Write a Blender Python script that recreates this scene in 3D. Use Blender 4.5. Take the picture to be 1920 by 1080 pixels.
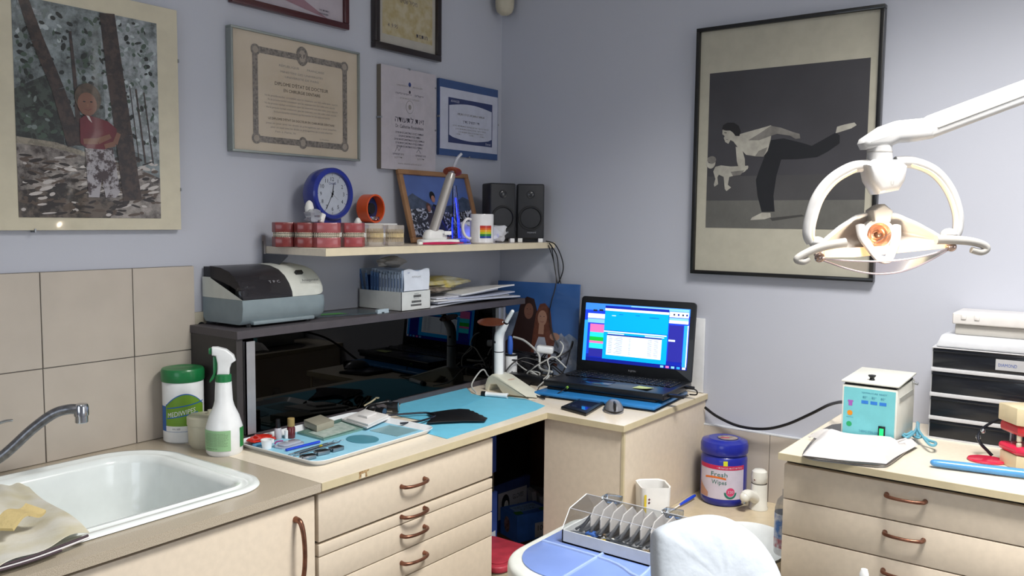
import bpy, bmesh, math, random
from mathutils import Matrix, Vector
random.seed(7)
for o in list(bpy.data.objects): bpy.data.objects.remove(o)
SC = bpy.context.scene
COL = SC.collection
PI = math.pi

# ---------------------------------------------------------------- camera
cd = bpy.data.cameras.new('camera')
cam = bpy.data.objects.new('camera', cd); COL.objects.link(cam)
fw = Vector((0.8000613, 0.59445855, -0.08075242)); rt = Vector((0.59704458, -0.80214186, 0.01030528)); up = rt.cross(fw)
R = Matrix((rt, up, -fw)).transposed().to_4x4()
cam.matrix_world = Matrix.Translation((-2.5439, -1.9488, 1.4542)) @ R
cd.sensor_width = 36; cd.lens = 1585.38 * 36 / 1920; cd.clip_start = 0.02
SC.camera = cam

# ---------------------------------------------------------------- world, lights, exposure
w = bpy.data.worlds.new('world'); SC.world = w; w.use_nodes = True
w.node_tree.nodes['Background'].inputs[0].default_value = (0.6, 0.68, 0.8, 1)
w.node_tree.nodes['Background'].inputs[1].default_value = 0.3
SC.view_settings.view_transform = 'Standard'; SC.view_settings.look = 'None'
SC.view_settings.gamma = 1; SC.view_settings.use_curve_mapping = False
SC.view_settings.exposure = 0.0
def area(name, loc, sx, sy, power, col, aim=(0, 0, -1), spread=180):
    l = bpy.data.lights.new(name, 'AREA'); l.shape = 'RECTANGLE'; l.size = sx; l.size_y = sy; l.energy = power; l.color = col; l.spread = math.radians(spread)
    o = bpy.data.objects.new(name, l); COL.objects.link(o); o.location = loc
    o.rotation_euler = Vector(aim).to_track_quat('-Z', 'Y').to_euler()
    return o
area('ceiling_lamp_light', (-1.12, -1.85, 2.585), 0.56, 0.56, 47, (1.0, 0.975, 0.94), spread=130)
area('ceiling_lamp_light', (-2.85, -2.55, 2.585), 0.56, 0.56, 3, (0.95, 0.97, 1.0))
area('added_window_fill', (-1.0, -3.66, 1.45), 1.3, 1.3, 8, (.95, 0.98, 1), (0.1, 1, -0.05))  # broad fill light from the front wall, added to brighten the scene
area('added_window_fill', (-4.1, -1.5, 1.55), 1.3, 1.1, 12, (0.85, 0.92, 1.0), (1, 0.1, -0.1))  # bluish fill added out of view, lifts the poster wall and cabinet fronts

# ---------------------------------------------------------------- materials
def lin(c):
    c = c / 255.0
    return c / 12.92 if c <= 0.04045 else ((c + 0.055) / 1.055) ** 2.4
def rgb(h):
    h = h.lstrip('#'); return tuple(lin(int(h[i:i + 2], 16)) for i in (0, 2, 4)) + (1,)
MATS = {}
def mat(name, col, rough=0.5, metal=0.0, var=0.04, scale=30, bump=0.0, bscale=200, coat=0.0, trans=0.0, ior=1.45, emit=0.0, alpha=1.0, spec=0.5, col2=None, lo=0.35, hi=0.65, ecol=None, sss=0, det=4):
    if name in MATS: return MATS[name]
    m = bpy.data.materials.new(name); m.use_nodes = True; nt = m.node_tree; b = nt.nodes['Principled BSDF']
    c = rgb(col)
    tc = nt.nodes.new('ShaderNodeTexCoord')
    n = nt.nodes.new('ShaderNodeTexNoise'); n.inputs['Scale'].default_value = scale; n.inputs['Detail'].default_value = det
    if det > 8: n.inputs['Roughness'].default_value = .72
    nt.links.new(tc.outputs['Object'], n.inputs['Vector'])
    cr = nt.nodes.new('ShaderNodeValToRGB')
    e = cr.color_ramp.elements; e[0].position = lo; e[1].position = hi
    if col2: e[0].color = c; e[1].color = rgb(col2)
    else:
        e[0].color = tuple(max(0, x * (1 - var)) for x in c[:3]) + (1,); e[1].color = tuple(min(1, x * (1 + var)) for x in c[:3]) + (1,)
    nt.links.new(n.outputs['Fac'], cr.inputs['Fac']); nt.links.new(cr.outputs['Color'], b.inputs['Base Color'])
    b.inputs['Roughness'].default_value = rough; b.inputs['Metallic'].default_value = metal
    b.inputs['Coat Weight'].default_value = coat; b.inputs['Coat Roughness'].default_value = 0.04
    b.inputs['Transmission Weight'].default_value = trans; b.inputs['IOR'].default_value = ior
    b.inputs['Alpha'].default_value = alpha; b.inputs['Specular IOR Level'].default_value = spec
    if emit:
        b.inputs['Emission Color'].default_value = rgb(ecol or col); b.inputs['Emission Strength'].default_value = emit
    if sss: b.inputs['Subsurface Weight'].default_value = sss; b.inputs['Subsurface Radius'].default_value = (0.01, 0.01, 0.01)
    if bump:
        n2 = nt.nodes.new('ShaderNodeTexNoise'); n2.inputs['Scale'].default_value = bscale; nt.links.new(tc.outputs['Object'], n2.inputs['Vector'])
        bp = nt.nodes.new('ShaderNodeBump'); bp.inputs['Strength'].default_value = bump; bp.inputs['Distance'].default_value = 0.002
        nt.links.new(n2.outputs['Fac'], bp.inputs['Height']); nt.links.new(bp.outputs['Normal'], b.inputs['Normal'])
    MATS[name] = m; return m
def glassy(name, tint, fac=0.12, rough=0.02, ior=1.45):
    # thin clear or tinted sheet: see-through tint plus a mirror-like fresnel reflection
    if name in MATS: return MATS[name]
    m = bpy.data.materials.new(name); m.use_nodes = True; nt = m.node_tree; nt.nodes.clear()
    out = nt.nodes.new('ShaderNodeOutputMaterial'); tr = nt.nodes.new('ShaderNodeBsdfTransparent'); gl = nt.nodes.new('ShaderNodeBsdfGlossy')
    tr.inputs[0].default_value = rgb(tint); gl.inputs['Roughness'].default_value = rough; gl.inputs[0].default_value = (1, 1, 1, 1)
    lw = nt.nodes.new('ShaderNodeFresnel'); lw.inputs[0].default_value = ior
    ad = nt.nodes.new('ShaderNodeMath'); ad.operation = 'ADD'; ad.use_clamp = True; ad.inputs[1].default_value = fac
    nt.links.new(lw.outputs[0], ad.inputs[0])
    mx = nt.nodes.new('ShaderNodeMixShader'); nt.links.new(ad.outputs[0], mx.inputs[0]); nt.links.new(tr.outputs[0], mx.inputs[1]); nt.links.new(gl.outputs[0], mx.inputs[2])
    nt.links.new(mx.outputs[0], out.inputs[0]); MATS[name] = m; return m

# ---------------------------------------------------------------- mesh builder
_fc = {}
def text_mesh(s, bold=False):
    if s in _fc: return _fc[s]
    cu = bpy.data.curves.new('lettering', 'FONT'); cu.body = s; cu.size = 1; cu.align_x = 'LEFT'; cu.resolution_u = 2
    o = bpy.data.objects.new('lettering', cu); COL.objects.link(o)
    dg = bpy.context.evaluated_depsgraph_get(); me = bpy.data.meshes.new_from_object(o.evaluated_get(dg))
    bpy.data.objects.remove(o); bpy.data.curves.remove(cu)
    xs = [v.co.x for v in me.vertices] or [0, 1]
    _fc[s] = (me, min(xs), max(xs)); return _fc[s]
def frame(o, x, y, z=None):
    x = Vector(x).normalized(); y = Vector(y).normalized(); z = x.cross(y).normalized(); y = z.cross(x)
    m = Matrix((x, y, z)).transposed().to_4x4(); m.translation = Vector(o); return m
def catmull(P, n=6):
    P = [Vector(q) for q in P]; out = []
    if len(P) < 3: return P
    for i in range(len(P) - 1):
        a = P[max(0, i - 1)]; b = P[i]; c = P[i + 1]; d = P[min(len(P) - 1, i + 2)]
        for k in range(n):
            t = k / n
            out.append(0.5 * ((2 * b) + (c - a) * t + (2 * a - 5 * b + 4 * c - d) * t * t + (3 * b - a - 3 * c + d) * t ** 3))
    out.append(P[-1]); return out
def rrect(x0, y0, x1, y1, r, n=6):
    if not isinstance(r, (list, tuple)): r = [r] * 4
    pts = []
    for (cx, cy, a, q) in ((x1 - r[0], y1 - r[0], 0, r[0]), (x0 + r[1], y1 - r[1], 90, r[1]), (x0 + r[2], y0 + r[2], 180, r[2]), (x1 - r[3], y0 + r[3], 270, r[3])):
        for k in range(n + 1):
            t = math.radians(a + 90 * k / n); pts.append((cx + q * math.cos(t), cy + q * math.sin(t)))
    return pts
class MB:
    def __init__(s, M=None): s.bm = bmesh.new(); s.mats = []; s.M = M or Matrix()
    def put(s, t, m, M=None, smooth=True):
        if m not in s.mats: s.mats.append(m)
        i = s.mats.index(m); T = s.M @ M if M is not None else s.M
        for f in t.faces: f.material_index = i; f.smooth = smooth
        bmesh.ops.transform(t, matrix=T, verts=t.verts)
        me = bpy.data.meshes.new('tmp'); t.to_mesh(me); t.free(); s.bm.from_mesh(me); bpy.data.meshes.remove(me); return s
    def box(s, c, d, m, b=0.0, seg=2, M=None):
        t = bmesh.new(); bmesh.ops.create_cube(t, size=1); bmesh.ops.scale(t, vec=d, verts=t.verts)
        if b: bmesh.ops.bevel(t, geom=t.edges[:], offset=b, segments=seg, profile=0.5, affect='EDGES')
        bmesh.ops.translate(t, vec=c, verts=t.verts); return s.put(t, m, M)
    def bx(s, x0, x1, y0, y1, z0, z1, m, b=0.0, seg=2, M=None):
        return s.box(((x0 + x1) / 2, (y0 + y1) / 2, (z0 + z1) / 2), (abs(x1 - x0), abs(y1 - y0), abs(z1 - z0)), m, b, seg, M)
    def lathe(s, prof, m, c=(0, 0, 0), seg=32, M=None, sx=1, sy=1):
        t = bmesh.new(); rows = []
        for (r, z) in prof:
            if r < 1e-6: rows.append([t.verts.new((c[0], c[1], c[2] + z))])
            else: rows.append([t.verts.new((c[0] + sx * r * math.cos(2 * PI * k / seg), c[1] + sy * r * math.sin(2 * PI * k / seg), c[2] + z)) for k in range(seg)])
        for a, b in zip(rows, rows[1:]):
            for k in range(seg):
                k2 = (k + 1) % seg
                if len(a) == 1 and len(b) == 1: continue
                if len(a) == 1: t.faces.new((a[0], b[k2], b[k]))
                elif len(b) == 1: t.faces.new((a[k], a[k2], b[0]))
                else: t.faces.new((a[k], a[k2], b[k2], b[k]))
        bmesh.ops.recalc_face_normals(t, faces=t.faces); return s.put(t, m, M)
    def cyl(s, p, q, r, m, r2=None, seg=20, M=None):
        p = Vector(p); q = Vector(q); d = q - p; L = d.length; r2 = r if r2 is None else r2
        T = Matrix.Translation(p) @ d.to_track_quat('Z', 'Y').to_matrix().to_4x4()
        return s.lathe([(0, 0), (r, 0), (r2, L), (0, L)], m, seg=seg, M=(M @ T if M is not None else T))
    def tube(s, pts, r, m, seg=8, n=6, M=None, flat=1.0, closed=False):
        P = catmull(pts, n) if n else [Vector(q) for q in pts]
        t = bmesh.new(); rings = []; N = len(P); up = Vector((0, 0, 1)); last = None
        for i, q in enumerate(P):
            d = (P[min(i + 1, N - 1)] - P[max(i - 1, 0)]).normalized()
            if last is None:
                a = d.cross(up);
                if a.length < 0.1: a = d.cross(Vector((1, 0, 0)))
            else: a = last - d * last.dot(d)
            if a.length < 1e-6: a = d.orthogonal()
            a.normalize(); last = a; b = d.cross(a)
            rr = r(i / (N - 1)) if callable(r) else r
            rings.append([t.verts.new(q + a * rr * math.cos(2 * PI * k / seg) + b * rr * flat * math.sin(2 * PI * k / seg)) for k in range(seg)])
        for A, B in zip(rings, rings[1:]):
            for k in range(seg): t.faces.new((A[k], A[(k + 1) % seg], B[(k + 1) % seg], B[k]))
        t.faces.new(rings[0][::-1]); t.faces.new(rings[-1])
        bmesh.ops.recalc_face_normals(t, faces=t.faces); return s.put(t, m, M)
    def prism(s, pts, z0, z1, m, b=0.0, seg=2, M=None, taper=0.0):
        t = bmesh.new(); cx = sum(q[0] for q in pts) / len(pts); cy = sum(q[1] for q in pts) / len(pts)
        A = [t.verts.new((x, y, z0)) for x, y in pts]; B = [t.verts.new((cx + (x - cx) * (1 - taper), cy + (y - cy) * (1 - taper), z1)) for x, y in pts]
        t.faces.new(A[::-1]); top = t.faces.new(B); n = len(pts)
        for k in range(n): t.faces.new((A[k], A[(k + 1) % n], B[(k + 1) % n], B[k]))
        bmesh.ops.recalc_face_normals(t, faces=t.faces)
        if b: bmesh.ops.bevel(t, geom=[e for e in t.edges if abs(e.verts[0].co.z - e.verts[1].co.z) < 1e-7], offset=b, segments=seg, profile=0.5, affect='EDGES')
        return s.put(t, m, M)
    def poly(s, pts, m, z=0.0, M=None):
        t = bmesh.new(); vs = [t.verts.new((q[0], q[1], z) if len(q) == 2 else q) for q in pts]; t.faces.new(vs)
        if len(pts) > 4: bmesh.ops.triangulate(t, faces=t.faces[:])
        return s.put(t, m, M, False)
    def rect(s, x0, y0, x1, y1, m, z=0.0, M=None): return s.poly([(x0, y0), (x1, y0), (x1, y1), (x0, y1)], m, z, M)
    def disc(s, cx, cy, rx, ry, m, z=0.0, rot=0.0, seg=20, M=None):
        c, n = math.cos(rot), math.sin(rot)
        return s.poly([(cx + rx * math.cos(a) * c - ry * math.sin(a) * n, cy + rx * math.cos(a) * n + ry * math.sin(a) * c) for a in [2 * PI * k / seg for k in range(seg)]], m, z, M)
    def stroke(s, pts, w, m, z=0.0, M=None):
        for i in range(len(pts) - 1):
            w0 = w[i] if isinstance(w, (list, tuple)) else w; w1 = w[i + 1] if isinstance(w, (list, tuple)) else w
            a = Vector(pts[i]); b = Vector(pts[i + 1]); d = (b - a).normalized(); p = Vector((-d.y, d.x))
            s.poly([tuple(a - p * w0 / 2), tuple(b - p * w1 / 2), tuple(b + p * w1 / 2), tuple(a + p * w0 / 2)], m, z + i * 1e-5, M)
        return s
    def ball(s, c, r, m, M=None, seg=20, rings=12):
        if not isinstance(r, (list, tuple)): r = (r, r, r)
        t = bmesh.new(); bmesh.ops.create_uvsphere(t, u_segments=seg, v_segments=rings, radius=1)
        bmesh.ops.scale(t, vec=r, verts=t.verts); bmesh.ops.translate(t, vec=c, verts=t.verts); return s.put(t, m, M)
    def grid(s, fn, nu, nv, m, M=None, th=0.0):
        t = bmesh.new(); V = [[t.verts.new(fn(i / nu, j / nv)) for j in range(nv + 1)] for i in range(nu + 1)]
        for i in range(nu):
            for j in range(nv):
                try: t.faces.new((V[i][j], V[i + 1][j], V[i + 1][j + 1], V[i][j + 1]))
                except Exception: pass
        if th:
            bmesh.ops.recalc_face_normals(t, faces=t.faces)
            bmesh.ops.solidify(t, geom=t.faces[:], thickness=th)
        return s.put(t, m, M)
    def text(s, txt, x, y, h, m, z=0.0, M=None, w=None, align='C', slant=0.0):
        me, a, b = text_mesh(txt); t = bmesh.new(); t.from_mesh(me)
        sc = h / 0.72; sx = sc
        if w: sx = w / max(1e-6, (b - a))
        W = (b - a) * sx; off = {'C': -W / 2, 'L': 0, 'R': -W}[align]
        T = Matrix.Translation((x + off - a * sx, y, z)) @ Matrix(((sx, slant * sc, 0, 0), (0, sc, 0, 0), (0, 0, 1, 0), (0, 0, 0, 1)))
        return s.put(t, m, (M @ T if M is not None else T), False)
    def build(s, name, parent=None, loc=None, smooth=38):
        me = bpy.data.meshes.new(name); s.bm.to_mesh(me); s.bm.free()
        for m in s.mats: me.materials.append(m)
        try: me.set_sharp_from_angle(angle=math.radians(smooth))
        except Exception: pass
        o = bpy.data.objects.new(name, me); COL.objects.link(o)
        if parent is not None: o.parent = parent
        if loc is not None: o.location = loc
        return o
def tag(o, label, cat, group=None, kind=None):
    if label: o['label'] = label
    if cat: o['category'] = cat
    if group: o['group'] = group
    if kind: o['kind'] = kind
    return o
def thing(name, label, cat, loc=(0, 0, 0), rz=0.0, group=None):
    o = bpy.data.objects.new(name, None); COL.objects.link(o); o.empty_display_size = 0.02
    o.location = loc; o.rotation_euler = (0, 0, rz); return tag(o, label, cat, group)
def struct(o): o['kind'] = 'structure'; return o
def dup(r0, loc, rz, label, group=None):
    r = r0.copy(); COL.objects.link(r); r.location = loc; r.rotation_euler = (0, 0, rz); r['label'] = label
    if group: r['group'] = group
    def rec(a, b):
        for ch in list(a.children):
            c = ch.copy(); COL.objects.link(c); c.parent = b; rec(ch, c)
    rec(r0, r); return r
WA = lambda x, z, y=-0.0: frame((x, y, z), (1, 0, 0), (0, 0, 1))          # flat art facing the room from the left wall
WB = lambda y, z, x=-0.0: frame((x, y, z), (0, -1, 0), (0, 0, 1))         # flat art facing the room from the right wall

# common materials
M_white = mat('white_plastic', '#e9e9e6', 0.35)
M_cream = mat('cream_laminate', '#d6c8b4', 0.42, var=0.03, scale=60, coat=0.12)
M_creamtop = mat('cream_worktop', '#e6dac6', 0.32, var=0.03, scale=90, coat=0.2)
M_edge = mat('cream_edge', '#c4b796', 0.45, var=0.04)
M_stone = mat('speckled_stone', '#9c907e', 0.3, scale=700, col2='#c4b9a6', coat=0.25)
M_black = mat('black_plastic', '#101114', 0.35)
M_blackr = mat('black_rubber', '#0c0c10', 0.45, var=0.1)
M_chrome = mat('chrome', '#b9bcc0', 0.14, 1.0)
M_steel = mat('steel', '#9b9ea3', 0.3, 1.0)
M_alu = mat('aluminium', '#b6b6ba', 0.38, 0.75)
M_copper = mat('antique_copper', '#7d5544', 0.32, 0.8, var=0.25, scale=60)
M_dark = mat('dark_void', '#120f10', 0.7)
M_clear = glassy('clear_plastic', '#e6eaee', 0.05)
M_paper = mat('paper', '#dcdad8', 0.6, var=0.03)
M_ink = mat('ink', '#25252c', 0.6)
M_inkl = mat('faded_ink', '#8b8783', 0.6)


# ================================================================ the setting
def wallmat():
    m = bpy.data.materials.new('lavender_wall_paint'); m.use_nodes = True; nt = m.node_tree; b = nt.nodes['Principled BSDF']
    tc = nt.nodes.new('ShaderNodeTexCoord'); n = nt.nodes.new('ShaderNodeTexNoise'); n.inputs['Scale'].default_value = 2.2; n.inputs['Detail'].default_value = 6
    cr = nt.nodes.new('ShaderNodeValToRGB'); cr.color_ramp.elements[0].color = rgb('#b1b4be'); cr.color_ramp.elements[1].color = rgb('#b8bac4')
    n2 = nt.nodes.new('ShaderNodeTexNoise'); n2.inputs['Scale'].default_value = 180; bp = nt.nodes.new('ShaderNodeBump'); bp.inputs['Strength'].default_value = 0.06; bp.inputs['Distance'].default_value = 0.002
    nt.links.new(tc.outputs['Object'], n.inputs['Vector']); nt.links.new(tc.outputs['Object'], n2.inputs['Vector']); nt.links.new(n.outputs['Fac'], cr.inputs['Fac'])
    nt.links.new(cr.outputs['Color'], b.inputs['Base Color']); nt.links.new(n2.outputs['Fac'], bp.inputs['Height']); nt.links.new(bp.outputs['Normal'], b.inputs['Normal'])
    b.inputs['Roughness'].default_value = 0.55; return m
M_wall = wallmat()
M_ceil = mat('ceiling_paint', '#e4e4e2', 0.8)
M_floor = mat('floor_tile', '#9d968c', 0.4, scale=8)
XL, YF, ZC = -4.2, -3.7, 2.6
struct(MB().bx(XL - .1, .1, 0, .1, 0, ZC, M_wall).build('wall_left'))
struct(MB().bx(0, .1, YF, 0, 0, ZC, M_wall).build('wall_right'))
struct(MB().bx(XL - .1, XL, YF, 0, 0, ZC, M_wall).build('wall_back'))
struct(MB().bx(XL - .1, .1, YF - .1, YF, 0, ZC, M_wall).build('wall_front'))
struct(MB().bx(XL - .1, .1, YF - .1, .1, -.1, 0, M_floor).build('floor'))
struct(MB().bx(XL - .1, .1, YF - .1, .1, ZC, ZC + .1, M_ceil).build('ceiling'))
M_tile = mat('beige_wall_tile', '#b8aea2', 0.32, var=0.03, scale=14, coat=0.15)
M_grout = mat('tile_grout', '#6d6a66', 0.8)
tz, tw = 1.3282, 0.2149
mb = MB(); mb.bx(-3.2, -1.30, -.006, -.0, .9, tz, M_grout)
xr = -1.6745
vs = [-1.296, -1.4615 , xr] + [xr - .2135 * k for k in range(1, 8)]
for a, b in zip(vs[1:], vs):
    for z0, z1 in ((tz - tw, tz), (tz - 2 * tw, tz - tw)): mb.bx(a + .0011, b - .0011, -.009, -.004, max(z0, .9) + .001, z1 - .001, M_tile, .0008, 1)
struct(mb.build('trim_1'))
mb = MB(); mb.bx(-.006, 0, -1.9, -.845, .58, .8, M_grout)
vb = [-.84, -1.062, -1.284, -1.5, -1.72]
for a, b in zip(vb[1:], vb): mb.bx(-.009, -.004, a + .001, b - .001, .585, .799, M_tile, .0008, 1)
mb.bx(-.0095, 0, -1.9, -.845, .7995, .8035, mat('tile_cap', '#cfd2d6', .4))
struct(mb.build('trim_2'))
M_wf = mat('added_window_white', '#d9dadb', .4)
mb = MB(); mb.bx(-1.68, -.32, -3.70, -3.66, .75, .8, M_wf).bx(-1.68, -.32, -3.70, -3.66, 2.1, 2.15, M_wf).bx(-1.68, -1.63, -3.70, -3.66, .8, 2.1, M_wf).bx(-.37, -.32, -3.70, -3.66, .8, 2.1, M_wf).bx(-1.63, -.37, -3.697, -3.69, .8, 2.1, mat('added_pane_glow', '#dfe6ee', .5, emit=1.2)); struct(mb.build('added_window_1'))  # unseen frame and glowing pane, added to go with the front-wall fill
mb = MB(); mb.bx(-4.2, -4.16, -2.18, -.82, .95, 1.0, M_wf).bx(-4.2, -4.16, -2.18, -.82, 2.1, 2.15, M_wf).bx(-4.2, -4.16, -2.18, -2.13, 1.0, 2.1, M_wf).bx(-4.2, -4.16, -.87, -.82, 1.0, 2.1, M_wf).bx(-4.197, -4.19, -2.13, -.87, 1.0, 2.1, mat('added_pane_dim_glow', '#8fa6c4', .5, emit=.3)); struct(mb.build('added_window_2'))  # unseen frame and faintly glowing pane, added around the bluish fill
# ceiling luminaires (above and behind the photographer)
for i, (x, y) in enumerate(((-1.12, -1.85), (-2.85, -2.55))):
    t = thing('ceiling_light', ['square white ceiling luminaire on the side of the poster wall', 'square white ceiling luminaire further from the poster wall'][i], 'ceiling light', (x, y, 2.6), 0)
    MB().bx(-.31, .31, -.31, -.29, -.04, 0, M_white).bx(-.31, .31, .29, .31, -.04, 0, M_white).bx(-.31, -.29, -.29, .29, -.04, 0, M_white).bx(.29, .31, -.29, .29, -.04, 0, M_white).build('frame', t)
    MB().bx(-.29, .29, -.29, .29, -.008, -.004, mat('diffuser', '#ffffff', .5, emit=3.0)).build('diffuser', t)

# ================================================================ left run of cabinets
def bow(mb, a, b, out, r=.0045, m=None):
    a = Vector(a); b = Vector(b); o = Vector(out); d = b - a
    mb.tube([a, a + o * .55 + d * .02, a + o * .92 + d * .2, a + o * 1.05 + d * .5, a + o * .92 + d * .8, b + o * .55 - d * .02, b], lambda t: r * (1.25 - .35 * math.sin(PI * t)), m or M_copper, 12)
    mb.ball(a, r * 1.35, m or M_copper); mb.ball(b, r * 1.35, m or M_copper)
G = -.585
t = thing('sink_cabinet', 'cream base cabinet under the white sink with a tall copper bow handle', 'cabinet', (-1.394, -.3, 0))
L = lambda x: x + 1.394
MB().bx(-1.35, 0, -.262, .298, .08, .70, M_cream).bx(-1.35, 0, .2, .298, .7, .865, M_cream).bx(-1.35, 0, -.262, -.255, .7, .865, M_dark).bx(-.012, 0, -.262, .298, .7, .865, M_cream).bx(-1.35, 0, -.22, .25, 0, .08, M_black).build('body', t)
for k, (x0, x1) in enumerate(((-.565, -.002), (-1.13, -.568))):
    d = MB().bx(x0, x1, -.285, -.264, .09, .871, M_cream, .0015, 2).build('door', t)
    hb = MB(); xx = -.053 if k == 0 else -1.08; bow(hb, (xx, -.286, .835), (xx, -.286, .70), (0, -.027, 0), .0052); hb.build('handle', d)
t = thing('drawer_cabinet', 'cream drawer cabinet with five drawers and copper handles under the laid-out tray', 'cabinet', (-1.089, -.3, 0))
MB().bx(-.301, .301, -.262, .298, .08, .878, M_cream).bx(-.301, .301, -.22, .25, 0, .08, M_black).bx(-.299, .299, -.2635, -.262, .1, .878, M_dark).build('body', t)
zs = [(.767, .871, .826), (.7355, .7605, .753), (.6705, .7325, .707), (.6045, .6675, .641), (.42, .6015, .55)]
for z0, z1, zh in zs:
    d = MB().bx(-.297, .301, -.285, -.2645, z0, z1, M_cream, .0012, 2).build('drawer', t)
    hb = MB(); bow(hb, (-.048, -.2855, zh), (.031, -.2855, zh), (0, -.023, 0), .0042); hb.build('handle', d)
MB().bx(-.297, .301, -.285, -.2645, .09, .4185, M_cream, .0012, 2).build('drawer', t)

# stone worktop with the sink cut-out
def worktop_hole(name, X0, X1, Y0, Y1, Z0, Z1, hole, m, me):
    t = bmesh.new()
    def ring(pts, z): return [t.verts.new((x, y, z)) for x, y in pts]
    outer = [(X0, Y0), (X1, Y0), (X1, Y1), (X0, Y1)]
    for z, flip in ((Z1, False), (Z0, True)):
        e = []
        for pts in (outer, hole):
            r = ring(pts, z); e += [t.edges.new((r[k], r[(k + 1) % len(r)])) for k in range(len(r))]
        bmesh.ops.triangle_fill(t, edges=e, use_beauty=True)
    for pts in (outer, hole):
        a = ring(pts, Z0); b = ring(pts, Z1); n = len(a)
        for k in range(n): t.faces.new((a[k], a[(k + 1) % n], b[(k + 1) % n], b[k]))
    bmesh.ops.remove_doubles(t, verts=t.verts, dist=1e-6); bmesh.ops.recalc_face_normals(t, faces=t.faces)
    mb = MB(); mb.put(t, m); return mb.build(name)
SX0, SX1, SY0, SY1 = -2.17, -1.455, -.537, -.052
hole = rrect(SX0 + .012, SY0 + .012, SX1 - .012, SY1 - .012, [.13, .1, .08, .075], 10)
o = worktop_hole('stone_worktop', -2.75, -1.3915, -.6, -.001, .8815, .9, hole, M_stone, M_stone)
tag(o, 'speckled beige stone worktop with the sink let into it, left of the cream top', 'worktop')

# sink: rim with two steps, basin
M_sink = mat('white_enamel', '#e6ecea', 0.16, var=0.02, coat=.4)
t = thing('kitchen_sink', 'white enamel sink with a stepped rim set into the stone worktop', 'sink', (0, 0, 0))
def loopset(rows, m, mb, close=True):
    tt = bmesh.new(); R_ = []
    for (g, z, x) in rows:
        pts = rrect(SX0 + g, SY0 + g, SX1 - g, SY1 - g, [max(.02, q - g + x) for q in (.14, .11, .095, .085)], 12); R_.append([tt.verts.new((a, b, z)) for a, b in pts])
    for A, B in zip(R_, R_[1:]):
        n = len(A)
        for k in range(n): tt.faces.new((A[k], A[(k + 1) % n], B[(k + 1) % n], B[k]))
    if close: tt.faces.new(R_[-1])
    bmesh.ops.recalc_face_normals(tt, faces=tt.faces); mb.put(tt, m)
mb = MB(); loopset([(.006, .9002, 0), (0, .902, 0), (.003, .907, 0), (.016, .9085, 0), (.021, .9035, 0), (.034, .9035, 0), (.037, .907, 0)], M_sink, mb, False); mb.build('rim', t, smooth=60)
mb = MB(); loopset([(.037, .907, 0), (.05, .905, 0), (.056, .89, 0), (.066, .80, .01), (.082, .735, .02), (.11, .722, .03), (.15, .72, .04)], M_sink, mb, True); mb.build('basin', t, smooth=60)
MB().lathe([(0, .004), (.03, .004), (.036, .001), (.036, 0)], M_steel, (-1.85, -.3, .72)).build('drain', t)

# faucet
t = thing('sink_faucet', 'worn chrome faucet spout reaching over the white sink from the left', 'faucet')
P0 = Vector((-1.865, -0.100, 0.942))
mb = MB(); mb.tube([(P0.x - .04, -.08, .915), (P0.x - .035, -.08, .95), P0, (-1.814, -0.120, 0.963), (-1.764, -0.150, 1.016), (-1.730, -0.170, 1.045), (-1.707, -0.190, 1.054), (-1.690, -0.200, 1.052)], .0105, mat('worn_chrome', '#77787c', .32, .85, var=.2, scale=120), 16); mb.build('spout', t)
e = Vector((-1.687, -0.200, 1.051))
MB().lathe([(0, .014), (.012, .012), (.0145, .006), (.0145, -.012), (.0125, -.013), (.0125, -.026), (.010, -.028), (0, -.026)], M_chrome, tuple(e)).build('aerator', t)
MB().lathe([(0, 0), (.028, 0), (.028, .006), (.02, .012), (.02, .05), (0, .055)], M_chrome, (P0.x - .04, -.08, .9)).build('base', t)
h = Vector((-1.772, -0.080, 1.026))
MB().tube([(P0.x - .04, -.075, .955), (P0.x - .02, -.08, 1.0), (h.x - .06, -.08, h.z - .012), (h.x - .02, -.08, h.z), tuple(h)], lambda q: .008 - .003 * q, M_chrome, 10, flat=.6).build('lever', t)

# cream L-shaped worktop
mb = MB()
mb.prism([(-1.3905, -.6), (-.553, -.6), (-.553, -.851), (-.001, -.851), (-.001, -.001), (-1.3905, -.001)], .8825, .9, M_creamtop)
o = mb.build('cream_worktop'); tag(o, 'cream laminate L-shaped worktop with a chipped front edge under tray and laptop', 'worktop')
mb = MB(); mb.bx(-1.39, -.5545, -.6016, -.6001, .8826, .8996, M_edge).bx(-.5546, -.5531, -.8515, -.6, .8826, .8996, M_edge).bx(-.5546, -.002, -.8525, -.8511, .8826, .8996, M_edge)
mb.build('edge_strip', o)
c = Vector((-1.269, -0.600, 0.885))
mb = MB(frame((c.x, -.6021, .8828), (1, 0, 0), (0, 0, 1))); Mb = mat('chipboard', '#7d5a38', .8, col2='#b59a6e', scale=200)
mb.poly([(-.017, .0165), (.013, .0165), (.012, .013), (.006, .012), (.008, .002), (.002, .001), (.000, .011), (-.010, .010), (-.012, .002), (-.018, .0005), (-.016, .008)], Mb)
mb.rect(-.01, .001, .001, .0105, mat('chip_pale', '#d8ceb8', .7), .0003)
mb.build('chipped_patch', o)['label'] = 'chipped brown patch'

# corner cabinet under the laptop
t = thing('corner_cabinet', 'plain cream corner cabinet under the laptop beside the low washbasin', 'cabinet', (-.54, -.845, 0))
MB().bx(0, .539, 0, .262, 0, .881, M_cream, .001, 1).build('body', t)
MB().bx(.44, .46, .263, .844, .5, .881, mat('brown_panel', '#4a2f20', .6, var=.15, scale=12)).build('back_panel', t)['label'] = 'dark brown inner side panel'
MB().bx(-.002, .006, -.002, .006, 0, .881, M_edge).build('corner_trim', t)

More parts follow.
